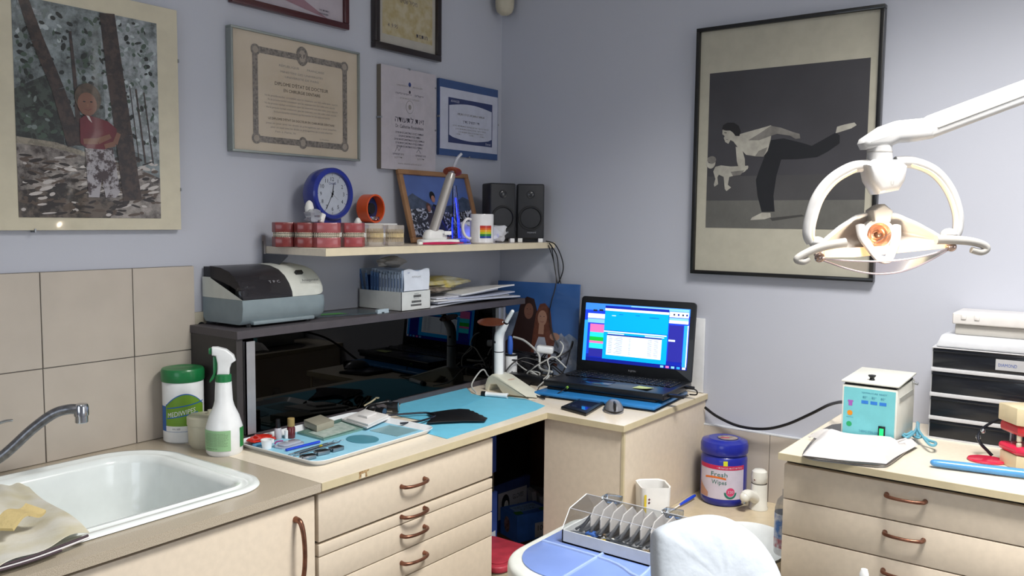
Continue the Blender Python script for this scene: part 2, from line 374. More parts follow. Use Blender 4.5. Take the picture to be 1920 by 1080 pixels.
# wet cloth and sponge draped in the sink
t0_ = mat('stained_paper', '#dedcd2', .8, col2='#cfc8ad', scale=14, bump=.3, bscale=90)
ca, cb_, cc_, cd_ = [Vector(q) for q in ((-1.851, -0.549, 0.915), (-2.050, -0.587, 0.915), (-1.840, -0.029, 0.900), (-1.745, -0.048, 0.880))]
def drape(u, v):
    p = ca * (1 - u) * (1 - v) + cb_ * u * (1 - v) + cc_ * u * v + cd_ * (1 - u) * v
    return (p.x + .002 * math.sin(9 * v), p.y + .004 * math.sin(12 * u) * (1 - v), p.z + .0035 * math.sin(11 * u) * (1 - v) + .005 * math.sin(7 * v + 5 * u) + .003 * math.sin(19 * u - 9 * v) * v + .005)
o = MB().grid(drape, 24, 20, t0_, th=.0015).build('paper_towel'); tag(o, 'crumpled yellow-stained paper towel draped over the front left of the sink', 'paper towel')
mb = MB(); cb2 = mat('striped_rag', '#e0dcdc', .8); st_ = mat('dark_stripe', '#4a3c42', .8)
fr_ = [Vector(q) for q in ((-1.854, -0.548, 0.912), (-1.907, -0.560, 0.912), (-1.951, -0.567, 0.912), (-1.998, -0.567, 0.912), (-2.041, -0.563, 0.912))]
mb.tube([tuple(q) for q in fr_], .006, cb2, 8, 4, flat=.5).tube([tuple(q + Vector((-.001, -.004, .004))) for q in fr_], .0022, st_, 6, 4).tube([tuple(q + Vector((0, -.009, -.001)) ) for q in fr_[1:]], .002, st_, 6, 4)
tag(mb.build('striped_cloth'), 'white kitchen cloth with dark stripes bunched under the paper towel', 'cloth')
sp = Vector((-1.914, -0.440, 0.925)); ms = mat('sponge_yellow', '#d0bb84', .9, bump=.8, bscale=120)
t = thing('sponge', 'curled pale yellow perforated sponge on the paper towel in the sink', 'sponge', (sp.x, sp.y, .921), .6)
mb = MB(); mb.grid(lambda u, v: (-.045 + .09 * u, -.018 + .036 * v, .008 + .016 * math.cos(3.1 * (u - .35)) ** 2 + .012 * u * v), 14, 8, ms, th=.006); mb.build('sponge', t)
mb = MB()
for i in range(5):
    for j in range(2): u, v = .12 + .19 * i, .3 + .4 * j; mb.ball((-.045 + .09 * u, -.018 + .036 * v, .0085 + .016 * math.cos(3.1 * (u - .35)) ** 2 + .012 * u * v), (.0028, .0028, .0008), mat('hole_shade', '#8a7a50', .9), None, 8, 6)
mb.build('hole_pattern', t)

# ---------------------------------------------------------------- low washbasin counter
M_low = mat('beige_solid_surface', '#c2b397', .3, var=.05, scale=50, coat=.2)
BC = (-.42, -1.13); BR = (.18, .13)
lowh = [(BC[0] + BR[0] * math.cos(2 * PI * k / 40), BC[1] + BR[1] * math.sin(2 * PI * k / 40)) for k in range(40)]
o = worktop_hole('basin_counter', -.66, -.0095, -1.277, -.8465, .555, .589, lowh, M_low, M_low)
tag(o, 'low beige counter with a round raised lip around the white hand basin', 'counter')
mb = MB(); mb.lathe([(.99, .0), (1.0, .006), (1.05, .009), (1.10, .006), (1.13, .0005)], M_low, (BC[0], BC[1], .589), 48, sx=BR[0], sy=BR[1]); mb.build('raised_lip', o)
o = MB().lathe([(.99, .012), (.96, .004), (.9, -.03), (.75, -.1), (.4, -.13), (0, -.135)], mat('white_porcelain', '#dfe3e4', .15, coat=.4), (BC[0], BC[1], .589), 48, sx=BR[0], sy=BR[1]).build('hand_basin')
tag(o, 'white oval hand basin sunk in the low beige counter', 'basin')
t = thing('low_counter_cabinet', 'cream cabinet carrying the low washbasin counter between two taller cabinets', 'cabinet', (-.3, -1.3, 0))
MB().bx(-.32, -.30, .025, .453, .0, .553, M_cream).bx(-.30, .28, .42, .453, 0, .553, M_cream).build('body', t)

# ---------------------------------------------------------------- right drawer cabinet
t = thing('drawer_cabinet', 'cream drawer cabinet against the poster wall with copper handles, right of the hand basin', 'cabinet', (-.53, -1.282, 0))
MB().bx(.021, .519, -1.2, 0, .08, .881, M_cream).bx(.06, .519, -1.2, 0, 0, .08, M_black).bx(.0195, .021, -1.198, -.001, .1, .881, M_dark).build('body', t)
for z0, z1, zh in ((.7855, .870, .842), (.6955, .7825, .754), (.56, .6925, .665), (.09, .557, .45)):
    for y1 in (0, -.6):
        d = MB().bx(0, .0195, y1 - .598, y1 - .0005, z0, z1, M_cream, .0012, 2).build('drawer', t)
        hb = MB(); bow(hb, (-.001, y1 - .235, zh), (-.001, y1 - .315, zh), (-.022, 0, 0), .0042); hb.build('handle', d)
mb = MB().bx(-.549, -.001, -2.5, -1.275, .8835, .9, M_creamtop)
o = mb.build('cream_worktop'); tag(o, 'cream laminate worktop on the right carrying the teal device and the black-drawer organiser', 'worktop')
MB().bx(-.5505, -.5491, -2.5, -1.275, .8836, .8996, M_edge).bx(-.5505, -.001, -1.275, -1.2735, .8836, .8996, M_edge).build('edge_strip', o)


# ================================================================ wall shelf and its brackets
t = thing('wall_shelf', 'cream wall shelf carrying teeth models, clock, mug and speakers', 'shelf', (-1.07, 0, 1.374))
MB().bx(0, 1.069, -.2485, -.001, -.0205, 0, M_creamtop, .0006, 1).build('board', t)
MB().bx(0, 1.069, -.2505, -.2486, -.0208, .0003, mat('shelf_edge', '#d9ccb0', .5), .0006, 1).build('edge_strip', t)
for x in (-.012,):
    mb = MB(frame((x, 0, -.021), (0, -1, 0), (0, 0, 1))); mb.prism([(0.001, .035), (.004, .035), (.006, 0), (.11, 0), (.11, -.003), (.0055, -.075), (.001, -.075)], -.0025, 0, mat('bracket_metal', '#55575c', .45, .6)); mb.build('bracket', t)
MB().bx(-.014, -.002, -.004, -.001, -.06, .03, M_alu).build('bracket_plate', t)

# typodonts
M_gum = mat('pink_acrylic', '#9a4448', .32, var=.08, coat=.3); M_gum2 = mat('dark_pink_acrylic', '#7c302e', .32, var=.08, coat=.3); M_gump = mat('rose_acrylic', '#a3565a', .32, var=.08, coat=.3)
M_tooth = mat('ivory_teeth', '#c4b9a2', .3, coat=.3); M_brk = mat('bracket_steel', '#8d8a86', .3, .9)
def horseshoe(w, d, n=10):
    p = [(-w / 2, d * .5), (-w / 2, 0)]
    for k in range(1, n): a = PI - PI * k / n; p.append((w / 2 * math.cos(a), -d * .5 * math.sin(a)))
    return p + [(w / 2, 0), (w / 2, d * .5)]
def typodont(name, label, gum, loc, rz, group, wires=True, w=.066, clear=False, ht=.066):
    t = thing(name, label, 'dental model', loc, rz, group)
    hs = horseshoe(w, .058)[::-1]; hs2 = horseshoe(w * .93, .054)[::-1]
    sq = [(-w * .5, .029), (-w * .5, -.006), (-w * .36, -.024), (-w * .12, -.0295), (w * .12, -.0295), (w * .36, -.024), (w * .5, -.006), (w * .5, .029)]
    for nm, z0, z1 in (('lower_jaw', 0, ht * .41), ('upper_jaw', ht * .59, ht)):
        mb = MB(); mb.prism(sq, z0, z1, gum, .0022, 2)
        for k in range(11):
            u = (k + .5) / 11 * 2 - 1; mb.box((w * .44 * u, -.0268 + .021 * abs(u) ** 2.6, ht * (.375 if z0 == 0 else .625)), (w * .072, .006, ht * .09), gum, .0022, 2)
        mb.build(nm, t)
    for up_ in (0, 1):
        mb = MB()
        for k in range(13):
            u = (k + .5) / 13 * 2 - 1; x = w * .46 * u; y = -.0282 + .021 * abs(u) ** 2.6
            z = ht * (.548 if up_ else .452)
            mb.box((x, y, z), (w * .066, .0055, ht * .11), M_tooth if not clear else mat('yellow_teeth', '#cdb98c', .35, var=.15), .0014, 2)
            if clear: mb.cyl((x, y * .93, z + (1 if up_ else -1) * ht * .05), (x * .95, y * .95, z + (1 if up_ else -1) * ht * .27), .0023, mat('yellow_teeth', '#cdb98c', .35), .0008, 8)
        mb.build('tooth_row', t)
    if wires:
        for z in (.555, .445):
            mb = MB(); pts = [(w * .46 * u, -.0305 + .021 * abs(u) ** 2.6, ht * z) for u in [q / 6.5 - 1 + 1 / 13 for q in range(13)]]
            mb.tube(pts, .0005, M_brk, 6)
            for q in pts: mb.box(q, (.0024, .0018, .0026), M_brk, .0004, 1)
            mb.build('braces', t)
    return t
GR = 'teeth models in a row on the shelf'
ZS = 1.3745
def onS(v, z=ZS): return (v[0], v[1], z)
typodont('teeth_model', 'dark red teeth model with braces, leftmost on the shelf', M_gum2, onS((-1.072, -0.085, 1.390)), -.66, GR, w=.064)
typodont('teeth_model', 'dark pink teeth model with braces, second from the left of the shelf', M_gum2, onS((-1.045, -0.140, 1.383)), -.66, GR, w=.060)
typodont('teeth_model', 'largest rose pink teeth model with braces, in front of the blue clock', M_gump, onS((-1.014, -0.190, 1.378)), -.66, GR, w=.073)
typodont('teeth_model', 'pink teeth model with braces and metal hook, between the rose and the clear models', M_gum, onS((-0.926, -0.195, 1.377)), -.66, GR, w=.066)
M_cl = mat('clear_acrylic', '#cfc4b8', .08, trans=.75, ior=1.3, var=.02, alpha=.62); M_cl2 = mat('clear_acrylic_rosy', '#c9a89c', .08, trans=.6, ior=1.3, alpha=.7)
typodont('clear_teeth_model', 'clear teeth model with yellow teeth and roots beside the pink models', M_cl, onS((-0.843, -0.195, 1.378)), -.62, GR, False, .052, True, .062)
typodont('clear_teeth_model', 'clear teeth model with yellow teeth nearest the wooden photo frame', M_cl, onS((-0.759, -0.190, 1.377)), -.62, GR, False, .058, True, .06)

# clock (behind the models)
cc = Vector((-0.917, -0.100, 1.521)); CA = .0
t = thing('alarm_clock', 'round blue clock with white dial on the shelf behind the pink teeth models', 'clock', (cc.x, cc.y, ZS), CA)
Mb_ = mat('cobalt_plastic', '#1c2c86', .3, coat=.3); Rk = .0735; zc = cc.z - ZS
Fk = frame((0, 0, zc), (1, 0, 0), (0, 0, 1))
mb = MB(Fk); mb.lathe([(0, -.05), (.062, -.05), (.069, -.04), (Rk, -.012), (Rk, .008), (.070, .012), (.0605, .012), (.058, .006), (.058, .002)], Mb_, seg=48); mb.build('case', t)
mb = MB(Fk); md = mat('dial_white', '#c9ccd4', .5); mb.lathe([(0, .003), (.060, .003), (.060, .001), (0, .001)], md, seg=48)
for k in range(12):
    a = PI / 2 - 2 * PI * (k + 1) / 12
    mb.text(str(k + 1), .042 * math.cos(a), .042 * math.sin(a) - .0055, .0112, M_ink, .0034)
    mb.stroke([(.051 * math.cos(a), .051 * math.sin(a)), (.057 * math.cos(a), .057 * math.sin(a))], .0011, M_ink, .0034)
mb.text('Oral-B', 0, .026, .0075, mat('clock_blue', '#24357d', .5), .0034, w=.026); mb.build('dial', t)
for nm, a, Lh, wd in (('hour_hand', 80, .034, .003), ('minute_hand', -118, .054, .0022), ('second_hand', -38, .03, .0008)):
    a = math.radians(a); MB(Fk).stroke([(-.01 * math.cos(a), -.01 * math.sin(a)), (Lh * .92 * math.cos(a), Lh * .92 * math.sin(a))], [wd, wd * .6], M_ink, .0042).disc(0, 0, .0035, .0035, M_ink, .0046).build(nm, t)
MB(Fk).lathe([(0, .0095), (.0605, .0085)], glassy('clock_glass', '#f2f4f6', .02), seg=40).build('glass', t)
MB().prism([(-.035, 0), (.035, 0), (.03, .04), (-.03, .04)], .064, .082, Mb_, .002).build('foot', t)
tag(MB().bx(-.05, .29, -.03, .03, 0, .0635, M_white, .002).build('white_box', loc=(cc.x, -.045, ZS)), 'low white box behind the teeth models, carrying the clock and orange ring', 'box')

# plastic-wrapped white object and two white cone shapes
M_wht = mat('matte_white_model', '#dcdcd8', .5)
c = onS((-1.038, -0.165, 1.451))
t = thing('wrapped_tooth_model', 'crumpled clear plastic bag with a white model tooth, on top of the pink teeth models', 'model', (c[0], c[1], ZS + .066), 0)
M_bag = mat('crumpled_plastic', '#b9bcc6', .2, trans=.3, alpha=.6, bump=.4, bscale=60)
rb = random.Random(3)
def crumple(mb, c, r, m, seed, amp=.28, seg=14, rings=9, M=None):
    rr = random.Random(seed); t_ = bmesh.new(); bmesh.ops.create_uvsphere(t_, u_segments=seg, v_segments=rings, radius=1)
    for v in t_.verts:
        k = 1 + rr.uniform(-amp, amp); v.co = Vector((v.co.x * r[0] * k, v.co.y * r[1] * k, max(-r[2], v.co.z * r[2] * k)))
    bmesh.ops.translate(t_, vec=c, verts=t_.verts); return mb.put(t_, m, M, False)
mb = MB(); crumple(mb, (0, 0, .017), (.026, .02, .016), M_bag, 5); mb.build('bag', t)
mb = MB(); mb.lathe([(0, .0), (.011, 0), (.012, .012), (.009, .024), (.004, .03), (0, .0315)], M_wht, (-.004, .012, .028)); mb.build('tooth_tip', t)
mb = MB(); mb.box((.014, -.012, .018), (.014, .012, .026), M_wht, .004, 3, M=Matrix.Rotation(.35, 4, 'Y')); mb.build('tooth_block', t)
c = onS((-0.836, -0.120, 1.455))
mb = MB(); mb.lathe([(0, 0), (.0155, 0), (.0165, .02), (.015, .045), (.011, .068), (.005, .079), (0, .081)], M_wht, seg=24)
tag(mb.build('white_cone', loc=c), 'small pointed white cone standing in front of the orange ring', 'model')

# orange tape dispenser ring
c = onS((-0.721, -0.065, 1.477))
t = thing('tape_dispenser', 'orange ring-shaped dispenser with a dark blue roll inside, right of the clock', 'tape dispenser', (c[0], c[1], ZS + .064), .12)
Mo = mat('orange_plastic', '#d2501c', .3, coat=.3)
Fr = frame((0, 0, .0445), (1, 0, 0), (0, 0, 1))
mb = MB(Fr); mb.lathe([(.0385, -.03), (.0435, -.03), (.0435, .010), (.0385, .010), (.0385, -.03)], Mo, seg=48); mb.build('ring', t)
mb = MB(Fr); mb.lathe([(0, -.026), (.0383, -.026), (.0383, -.016), (0, -.016)], mat('deep_blue', '#1b2f5e', .4), seg=40); mb.lathe([(.0, -.006), (.017, -.006), (.017, -.016)], M_black, seg=24); mb.build('roll', t)
MB(Fr).bx(-.015, .015, -.034, -.024, .0, .012, M_clear, .002).build('cutter', t)

# wooden photo frame leaning on the wall
p0 = Vector((-0.553, -0.075, 1.387)); 
lean = math.atan2(.072, .245)
Fp = Matrix.Translation((-.575, -.082, ZS + .001)) @ Matrix.Rotation(-.0, 4, 'Z') @ Matrix.Rotation(-lean, 4, 'X') @ frame((0, 0, 0), (1, 0, 0), (0, 0, 1))
t = thing('framed_photo', 'wooden framed photo of a couple in the mountains, leaning on the shelf', 'picture frame', (0, 0, 0))
W_, H_ = .35, .243
M_wood = mat('light_wood', '#8a6444', .5, col2='#9a7452', scale=14); 
mb = MB(Fp)
for a in ((0, W_, 0, .016), (0, W_, H_ - .016, H_), (0, .018, .016, H_ - .016), (W_ - .018, W_, .016, H_ - .016)): mb.bx(a[0], a[1], a[2], a[3], 0, .014, M_wood, .002, 2)
mb.build('frame', t)
skyb = mat('photo_sky', '#4c64a0', .4, coat=.6, var=.1, scale=10)
mb = MB(Fp); mb.bx(.016, W_ - .016, .014, H_ - .014, .002, .006, skyb)
z = .0065
mb.poly([(.018, .15), (.05, .165), (.09, .145), (.14, .125), (.18, .12), (.24, .13), (.3, .16), (W_ - .018, .15), (W_ - .018, .016), (.018, .016)], mat('photo_mountain', '#2f3c50', .5, coat=.6, col2='#47536a', scale=40), z)
mb.poly([(.018, .11), (.08, .115), (.16, .105), (.25, .1), (W_ - .018, .115), (W_ - .018, .016), (.018, .016)], mat('photo_flowers', '#1c1e26', .5, coat=.6, col2='#b3b8c6', scale=110, lo=.52, hi=.56), z + .0004)
mb.poly([(.1, .016), (.095, .07), (.105, .1), (.125, .1), (.14, .07), (.145, .016)], mat('photo_dark', '#221a20', .5, coat=.6), z + .0008)
mb.disc(.113, .118, .011, .016, mat('photo_hair', '#5b3626', .5, coat=.6), z + .0009).disc(.115, .114, .0075, .011, mat('photo_skin', '#9a6a58', .5, coat=.6), z + .0012)
mb.poly([(.13, .016), (.125, .11), (.14, .13), (.165, .125), (.18, .09), (.185, .016)], mat('photo_coat', '#17181f', .5, coat=.6), z + .001)
mb.disc(.143, .158, .013, .016, M_black, z + .0012).disc(.144, .148, .009, .012, MATS['photo_skin'], z + .0014)
mb.build('photo', t)
MB(Fp).bx(.15, .2, .01, .17, -.004, 0, M_black).build('strut', t)

# curing light on its charger (shelf)
def curing(name, label, loc, rz, s, lean_, kind):
    t = thing(name, label, 'curing light', loc, rz); return t
bl = Vector((-0.564, -0.190, 1.380))
t = thing('curing_light', 'silver curing light with orange disc shield, standing in its white base on the shelf', 'curing light', (bl.x, bl.y, ZS), -.35)
mb = MB(); mb.prism(rrect(-.068, -.03, .068, .03, .022), 0, .016, M_white, .006, 3); mb.prism(rrect(-.055, -.022, .03, .022, .018), .013, .046, M_white, .012, 4, taper=.25); mb.build('charging_base', t)
ax = [(-.018, 0, .04), (.003, 0, .10), (.028, 0, .17), (.047, 0, .222)]
mb = MB(); mb.tube(ax, lambda q: .015 if q < .9 else .0125, mat('silver_body', '#a9a49f', .3, .5), 20); mb.build('handpiece', t)
d = (Vector(ax[-1]) - Vector(ax[-2])).normalized()
s0 = Vector(ax[-1]) + d * .004
T = Matrix.Translation(s0) @ d.to_track_quat('Z', 'Y').to_matrix().to_4x4() @ Matrix.Rotation(.25, 4, 'Y')
M_or = glassy('orange_acrylic', '#e0651a', .04)
M_or2 = mat('orange_shield', '#b84c14', .15, trans=.5, coat=.5, alpha=.85)
MB(T).lathe([(.008, 0), (.034, 0), (.034, .0025), (.008, .0025)], M_or2, seg=32, sy=.8).build('shield', t)
mb = MB(); mb.tube([s0, s0 + d * .02, s0 + d * .045 + Vector((.002, 0, 0)), s0 + d * .062 + Vector((.012, 0, .0))], lambda q: .006 - .0015 * q, mat('frosted_guide', '#c9ccd6', .15, trans=.4, coat=.5), 12); mb.build('light_guide', t)
MB().bx(.005, .03, -.0302, -.029, .03, .042, M_white, .001).build('display', t)

# second clear lit tube behind, blue glow
bl2 = Vector((-0.371, -0.100, 1.380))
t = thing('blue_led_stand', 'clear holder lit blue by a small lamp, between the wooden frame and the mug', 'lamp', (bl2.x, bl2.y, ZS), 0)
MB().prism(rrect(-.03, -.025, .03, .025, .01), 0, .016, mat('frosted_blue', '#8a93c4', .2, trans=.5), .004).build('base', t)
mb = MB(); mb.tube([(.012, 0, .015), (.006, 0, .07), (-.006, 0, .15)], .002, mat('blue_glow', '#2038ff', .4, emit=2.2), 8); mb.tube([(-.026, -.004, .015), (-.028, -.004, .05), (-.022, 0, .085)], .0015, mat('blue_glow', '#2038ff', .4, emit=2.2), 8); mb.build('light_tube', t)
MB().cyl((0, 0, .014), (-.012, 0, .19), .019, glassy('pale_clear', '#dfe4f4', .03), .007).build('holder', t)
l = bpy.data.lights.new('blue_led', 'POINT'); l.energy = .06; l.color = (.1, .15, 1); l.shadow_soft_size = .01
o = bpy.data.objects.new('blue_led', l); COL.objects.link(o); o.location = (bl2.x + .03, bl2.y - .05, ZS + .015)

# pink toothbrush on the shelf edge
a = Vector((-0.687, -0.225, 1.383)); b = Vector((-0.499, -0.235, 1.380))
t = thing('pink_toothbrush', 'bright pink toothbrush lying on the shelf edge in front of the curing light base', 'toothbrush', (a.x, a.y, ZS + .005), 0)
Mp = mat('magenta_plastic', '#c21c56', .3, coat=.3); d = b - a; d.z = 0
mb = MB(); mb.tube([(0, 0, 0), tuple(d * .2), tuple(d * .45), tuple(d * .8), tuple(d)], lambda q: .0028 + .0035 * math.sin(PI * min(1, q * 1.1)), Mp, 12, flat=.75); mb.build('handle', t)
MB().bx(-.006, .010, -.005, .005, -.003, .006, M_white, .002).build('bristles', t)

# rainbow mug
mc = Vector((-0.367, -0.205, 1.377))
t = thing('rainbow_mug', 'white mug with a rainbow flag print near the shelf end', 'mug', (mc.x, mc.y, ZS), -.62)
Mm = mat('white_ceramic', '#e0dedf', .15, coat=.4)
mb = MB(); mb.lathe([(0, 0), (.035, 0), (.039, .004), (.039, .093), (.0378, .0965), (.0355, .094), (.0355, .008), (0, .006)], Mm, seg=40); mb.build('cup', t)
mb = MB(); mb.tube([(-.037, -.004, .078), (-.052, -.006, .08), (-.064, -.007, .066), (-.066, -.007, .045), (-.058, -.006, .026), (-.045, -.005, .017), (-.036, -.004, .018)], .006, Mm, 12, flat=.8); mb.build('handle', t)
mb = MB(); cols = ['#b3231c', '#cf5a1a', '#dba318', '#b7c01e', '#1d7a3c', '#1c3a8c']
for k, cl in enumerate(cols):
    mb.grid(lambda u, v, k=k: (.0394 * math.cos(-PI / 2 + .1 + (u - .5) * 1.05), .0394 * math.sin(-PI / 2 + .1 + (u - .5) * 1.05), .018 + (5 - k + v) * .0068), 10, 1, mat('flag_%s' % ['red', 'orange', 'amber', 'yellow', 'green', 'blue'][k], cl, .3, coat=.3))
mb.build('flag_print', t)

# white plastic bags around the mug
def bagobj(label, c, r, seed, m, sub=2, amp=.18):
    rr = random.Random(seed); t_ = bmesh.new(); bmesh.ops.create_icosphere(t_, subdivisions=sub + 1, radius=1)
    ph = [rr.uniform(0, 6) for _ in range(6)]
    for v in t_.verts:
        q = v.co; k = 1 + amp * (math.sin(5 * q.x + ph[0]) * math.sin(4 * q.z + ph[1]) + .6 * math.sin(9 * q.y + ph[2] + 3 * q.x) + .4 * math.sin(13 * q.z + ph[3] + 4 * q.x)) + rr.uniform(-.03, .03)
        v.co = Vector((q.x * r[0] * k, q.y * r[1] * k, max(-r[2] * .93, q.z * r[2] * k)))
    mb = MB(); mb.put(t_, m, None, True); return mb
M_pb = mat('white_bag_film', '#d4d6dc', .3, bump=.3, bscale=90, coat=.2)
c = Vector((-0.324, -0.100, 1.437)); tag(bagobj('', 0, (.035, .02, .036), 4, M_pb).build('crumpled_bag', loc=(c.x, c.y, ZS + .0345)), 'crumpled white plastic bag behind the handle of the rainbow mug', 'bag', 'crumpled bags by the mug')
c = Vector((-0.213, -0.150, 1.416)); tag(bagobj('', 0, (.04, .026, .033), 9, M_pb).build('crumpled_bag', loc=(c.x, c.y, ZS + .0315)), 'crumpled white plastic bag between the mug and the left speaker', 'bag', 'crumpled bags by the mug')

# speakers
def speaker(loc, rz, label):
    t = thing('computer_speaker', label, 'speaker', loc, rz, 'black desktop speakers')
    Mk = mat('speaker_black', '#222327', .5)
    MB().bx(-.048, .048, 0, .085, .012, .205, Mk, .006, 3).build('cabinet', t)
    F = frame((0, -.0005, 0), (1, 0, 0), (0, 0, 1))
    mb = MB(F); mb.lathe([(.043, .0), (.0425, .003), (.037, .003), (.034, -.003), (.0, -.006)], mat('speaker_cone', '#0d0d0f', .6), (0, .085, .001), 36); mb.build('woofer', t)
    mb = MB(F); mb.lathe([(.014, .0), (.0135, .002), (.01, .0005), (0, .004)], mat('tweeter_grey', '#1f2024', .3, coat=.3), (0, .168, 0), 24); mb.build('tweeter', t)
    MB(F).text('mayword', .004, .032, .007, mat('logo_silver', '#a8aab0', .3, .5), .0008, w=.03).build('logo', t)
    for x in (-.036, .036): MB().bx(x - .008, x + .008, -.002, .02, 0, .014, M_white, .001).build('foot', t)
    MB().bx(-.03, .03, .02, .08, .004, .013, Mk).build('base', t)
    return t
speaker((-.2, -.165, ZS), -.55, 'left of the two black desktop speakers, beside the rainbow mug')
speaker((-.105, -.215, ZS), -.88, 'right of the two black desktop speakers, at the shelf end')
t = MB().bx(-.03, .035, -.03, .03, 0, .062, M_black, .01, 3).build('black_box', loc=(-.225, -.045, ZS)); t.rotation_euler.z = -.6
tag(t, 'low black plastic box half hidden behind the left speaker', 'box')

# ================================================================ dark wall cabinet on the worktop
t = thing('glass_door_cabinet', 'low dark cabinet with black glass sliding doors standing on the worktop', 'cabinet', (-1.31, 0, .9))
M_hut = mat('charcoal_laminate', '#4b464a', .45, var=.06); M_hutd = mat('charcoal_side', '#3c3838', .5, var=.06)
MB().bx(-.002, 1.19, -.207, -.001, .257, .277, M_hut, .0008, 1).build('top_board', t)
MB().bx(0, .018, -.2, -.001, 0, .257, M_hutd).bx(1.067, 1.085, -.2, -.001, 0, .257, M_hutd).bx(.018, 1.067, -.2, -.001, .0, .016, M_hut).bx(.018, 1.067, -.006, -.001, .016, .257, M_dark).build('carcass', t)
M_gl = glassy('black_tinted_glass', '#0b0c10', .0, .01, 1.28)
for k, (x0, x1, y) in enumerate(((.05, .56, -.198), (.54, 1.045, -.191))):
    d = MB().bx(x0, x1, y - .002, y + .002, .018, .255, M_gl).build('glass_door', t)
mb = MB(); mb.bx(.021, .049, -.207, -.204, .018, .249, M_alu).bx(.021, .024, -.207, -.19, .018, .249, M_alu); mb.build('handle_strip', t)
mb = MB(); mb.bx(1.037, 1.046, -.207, -.190, .02, .254, M_alu).bx(1.064, 1.074, -.207, -.195, .02, .254, M_alu).bx(1.046, 1.064, -.2, -.195, .02, .254, mat('grey_groove', '#6b6e72', .5)); mb.build('handle_strip', t)

# amalgamator
t = thing('amalgamator', 'grey and white mixing machine with a smoked lid on the dark cabinet', 'dental machine', (-1.272, -.172, 1.177))
M_ag = mat('machine_grey', '#7e8b90', .4); M_aw = mat('machine_ivory', '#c6c8c0', .4)
def sweep(mb, prof, x0, x1, m, end=0.0, n=10, M=None, x1f=None):
    # prof: closed (y,z) loop swept along x, shrinking towards rounded right end
    tt = bmesh.new(); cy = sum(a for a, b in prof) / len(prof); cz = sum(b for a, b in prof) / len(prof); rows = []
    st = [(x0, 1)] + [(x1 - end, 1)] + ([(x1 - end + end * math.sin(PI / 2 * k / n), 1 - .35 * (1 - math.cos(PI / 2 * k / n))) for k in range(1, n + 1)] if end else [])
    for x, s in st: rows.append([tt.verts.new((x, cy + (a - cy) * s, cz + (b - cz) * s)) for a, b in prof])
    for A, B in zip(rows, rows[1:]):
        k_ = len(A)
        for k in range(k_): tt.faces.new((A[k], A[(k + 1) % k_], B[(k + 1) % k_], B[k]))
    tt.faces.new(rows[0]); tt.faces.new(rows[-1]); bmesh.ops.recalc_face_normals(tt, faces=tt.faces); mb.put(tt, m, M)
low = [(.012, .008), (.0, .02), (-.004, .05), (-.002, .07), (.165, .07), (.165, .02), (.155, .008)]
mb = MB(); sweep(mb, low, .0, .275, M_ag, .03); mb.bx(.03, .225, -.006, .15, .006, .016, M_ag, .003); mb.build('housing', t)
upp = [(-.002, .0705), (.0, .084), (.012, .105), (.03, .124), (.055, .139), (.09, .148), (.135, .152), (.16, .148), (.165, .13), (.165, .0705)]
mb = MB(); sweep(mb, upp, .155, .275, M_aw, .045); mb.build('top_cover', t)
M_sm = mat('smoked_lid', '#2a282c', .28, alpha=.8, spec=.35)
mb = MB(); lid = [(-.003, .072), (-.001, .084), (.011, .105), (.029, .124), (.054, .139), (.089, .148), (.135, .151)]
def lp(u):
    k = min(5, int(u * 6)); f = u * 6 - k; return (lid[k][0] * (1 - f) + lid[k + 1][0] * f, lid[k][1] * (1 - f) + lid[k + 1][1] * f)
mb.grid(lambda u, v: (.002 + .152 * v,) + lp(u), 12, 2, M_sm)
mb.grid(lambda u, v: (.0015, lp(u)[0], lp(u)[1] * v + (.0705 + .052 * u) * (1 - v)), 12, 1, M_sm); mb.build('smoked_lid', t)
mb = MB(); mb.grid(lambda u, v: (-.0005, -.003 + .138 * u, .0705 + (.0005 + .0515 * u) * v), 6, 1, M_aw).bx(-.0005, .004, .135, .165, .0705, .122, M_aw); mdk = mat('machine_dark', '#24252a', .5)
mb.bx(.004, .154, .137, .165, .0705, .148, mdk).bx(.004, .154, 0, .137, .0705, .076, mdk).bx(.06, .154, .085, .137, .076, .11, mdk, .006); mb.build('well', t)
mb = MB(); mb.cyl((.035, .05, .076), (.035, .05, .09), .015, M_steel).cyl((.02, .045, .094), (.075, .05, .096), .004, M_chrome).ball((.045, .042, .097), .007, M_chrome); mb.build('capsule_arm', t)
def curveF(x, u):  # point frame on sloped cover, u along slope 0..1
    return frame((x, .0035 + .045 * u, .0925 + .047 * u), (1, 0, 0), (0, .69, .72))
mb = MB(frame((.18, .007, .105), (1, 0, 0), (0, .69, .72))); mb.text('Amalgamator', .038, -.002, .0085, M_ink, .0065, w=.056).text('TC-450', .052, -.014, .0035, M_inkl, .0065)
mb.build('lettering', t)
MB(frame((.18, .007, .105), (1, 0, 0), (0, .69, .72))).bx(.012, .033, .030, .040, -.004, .0038, M_black).build('display', t)
mb = MB(frame((.085, .007, .105), (1, 0, 0), (0, .69, .72))); mb.text('T P C', .02, .002, .0085, mat('etched', '#8f9094', .5), .0035, w=.034); mb.build('lid_lettering', t)
for x, y in ((.03, .015), (.215, .015), (.03, .145), (.215, .145)): MB().cyl((x, y, 0), (x, y, .009), .008, M_black).build('foot', t)

# green-edged folder lying on the cabinet
o = MB().prism([(-1.075, -.04), (-1.06, -.11), (-.80, -.185), (-.765, -.18), (-.80, -.06)], 0, .004, mat('smoky_folder', '#39444a', .35, coat=.3)).poly([(-1.05, -.1), (-.9, -.145), (-.9, -.11), (-1.04, -.07)], mat('lime_print', '#3e8a35', .4), .0046).bx(-.82, -.775, -.184, -.175, .0, .012, mat('pale_clip', '#a9b9c2', .3)).build('plastic_folder', loc=(0, 0, 1.1775))
tag(o, 'thin smoky plastic folder with a lime green patch between machine and white carton', 'folder')

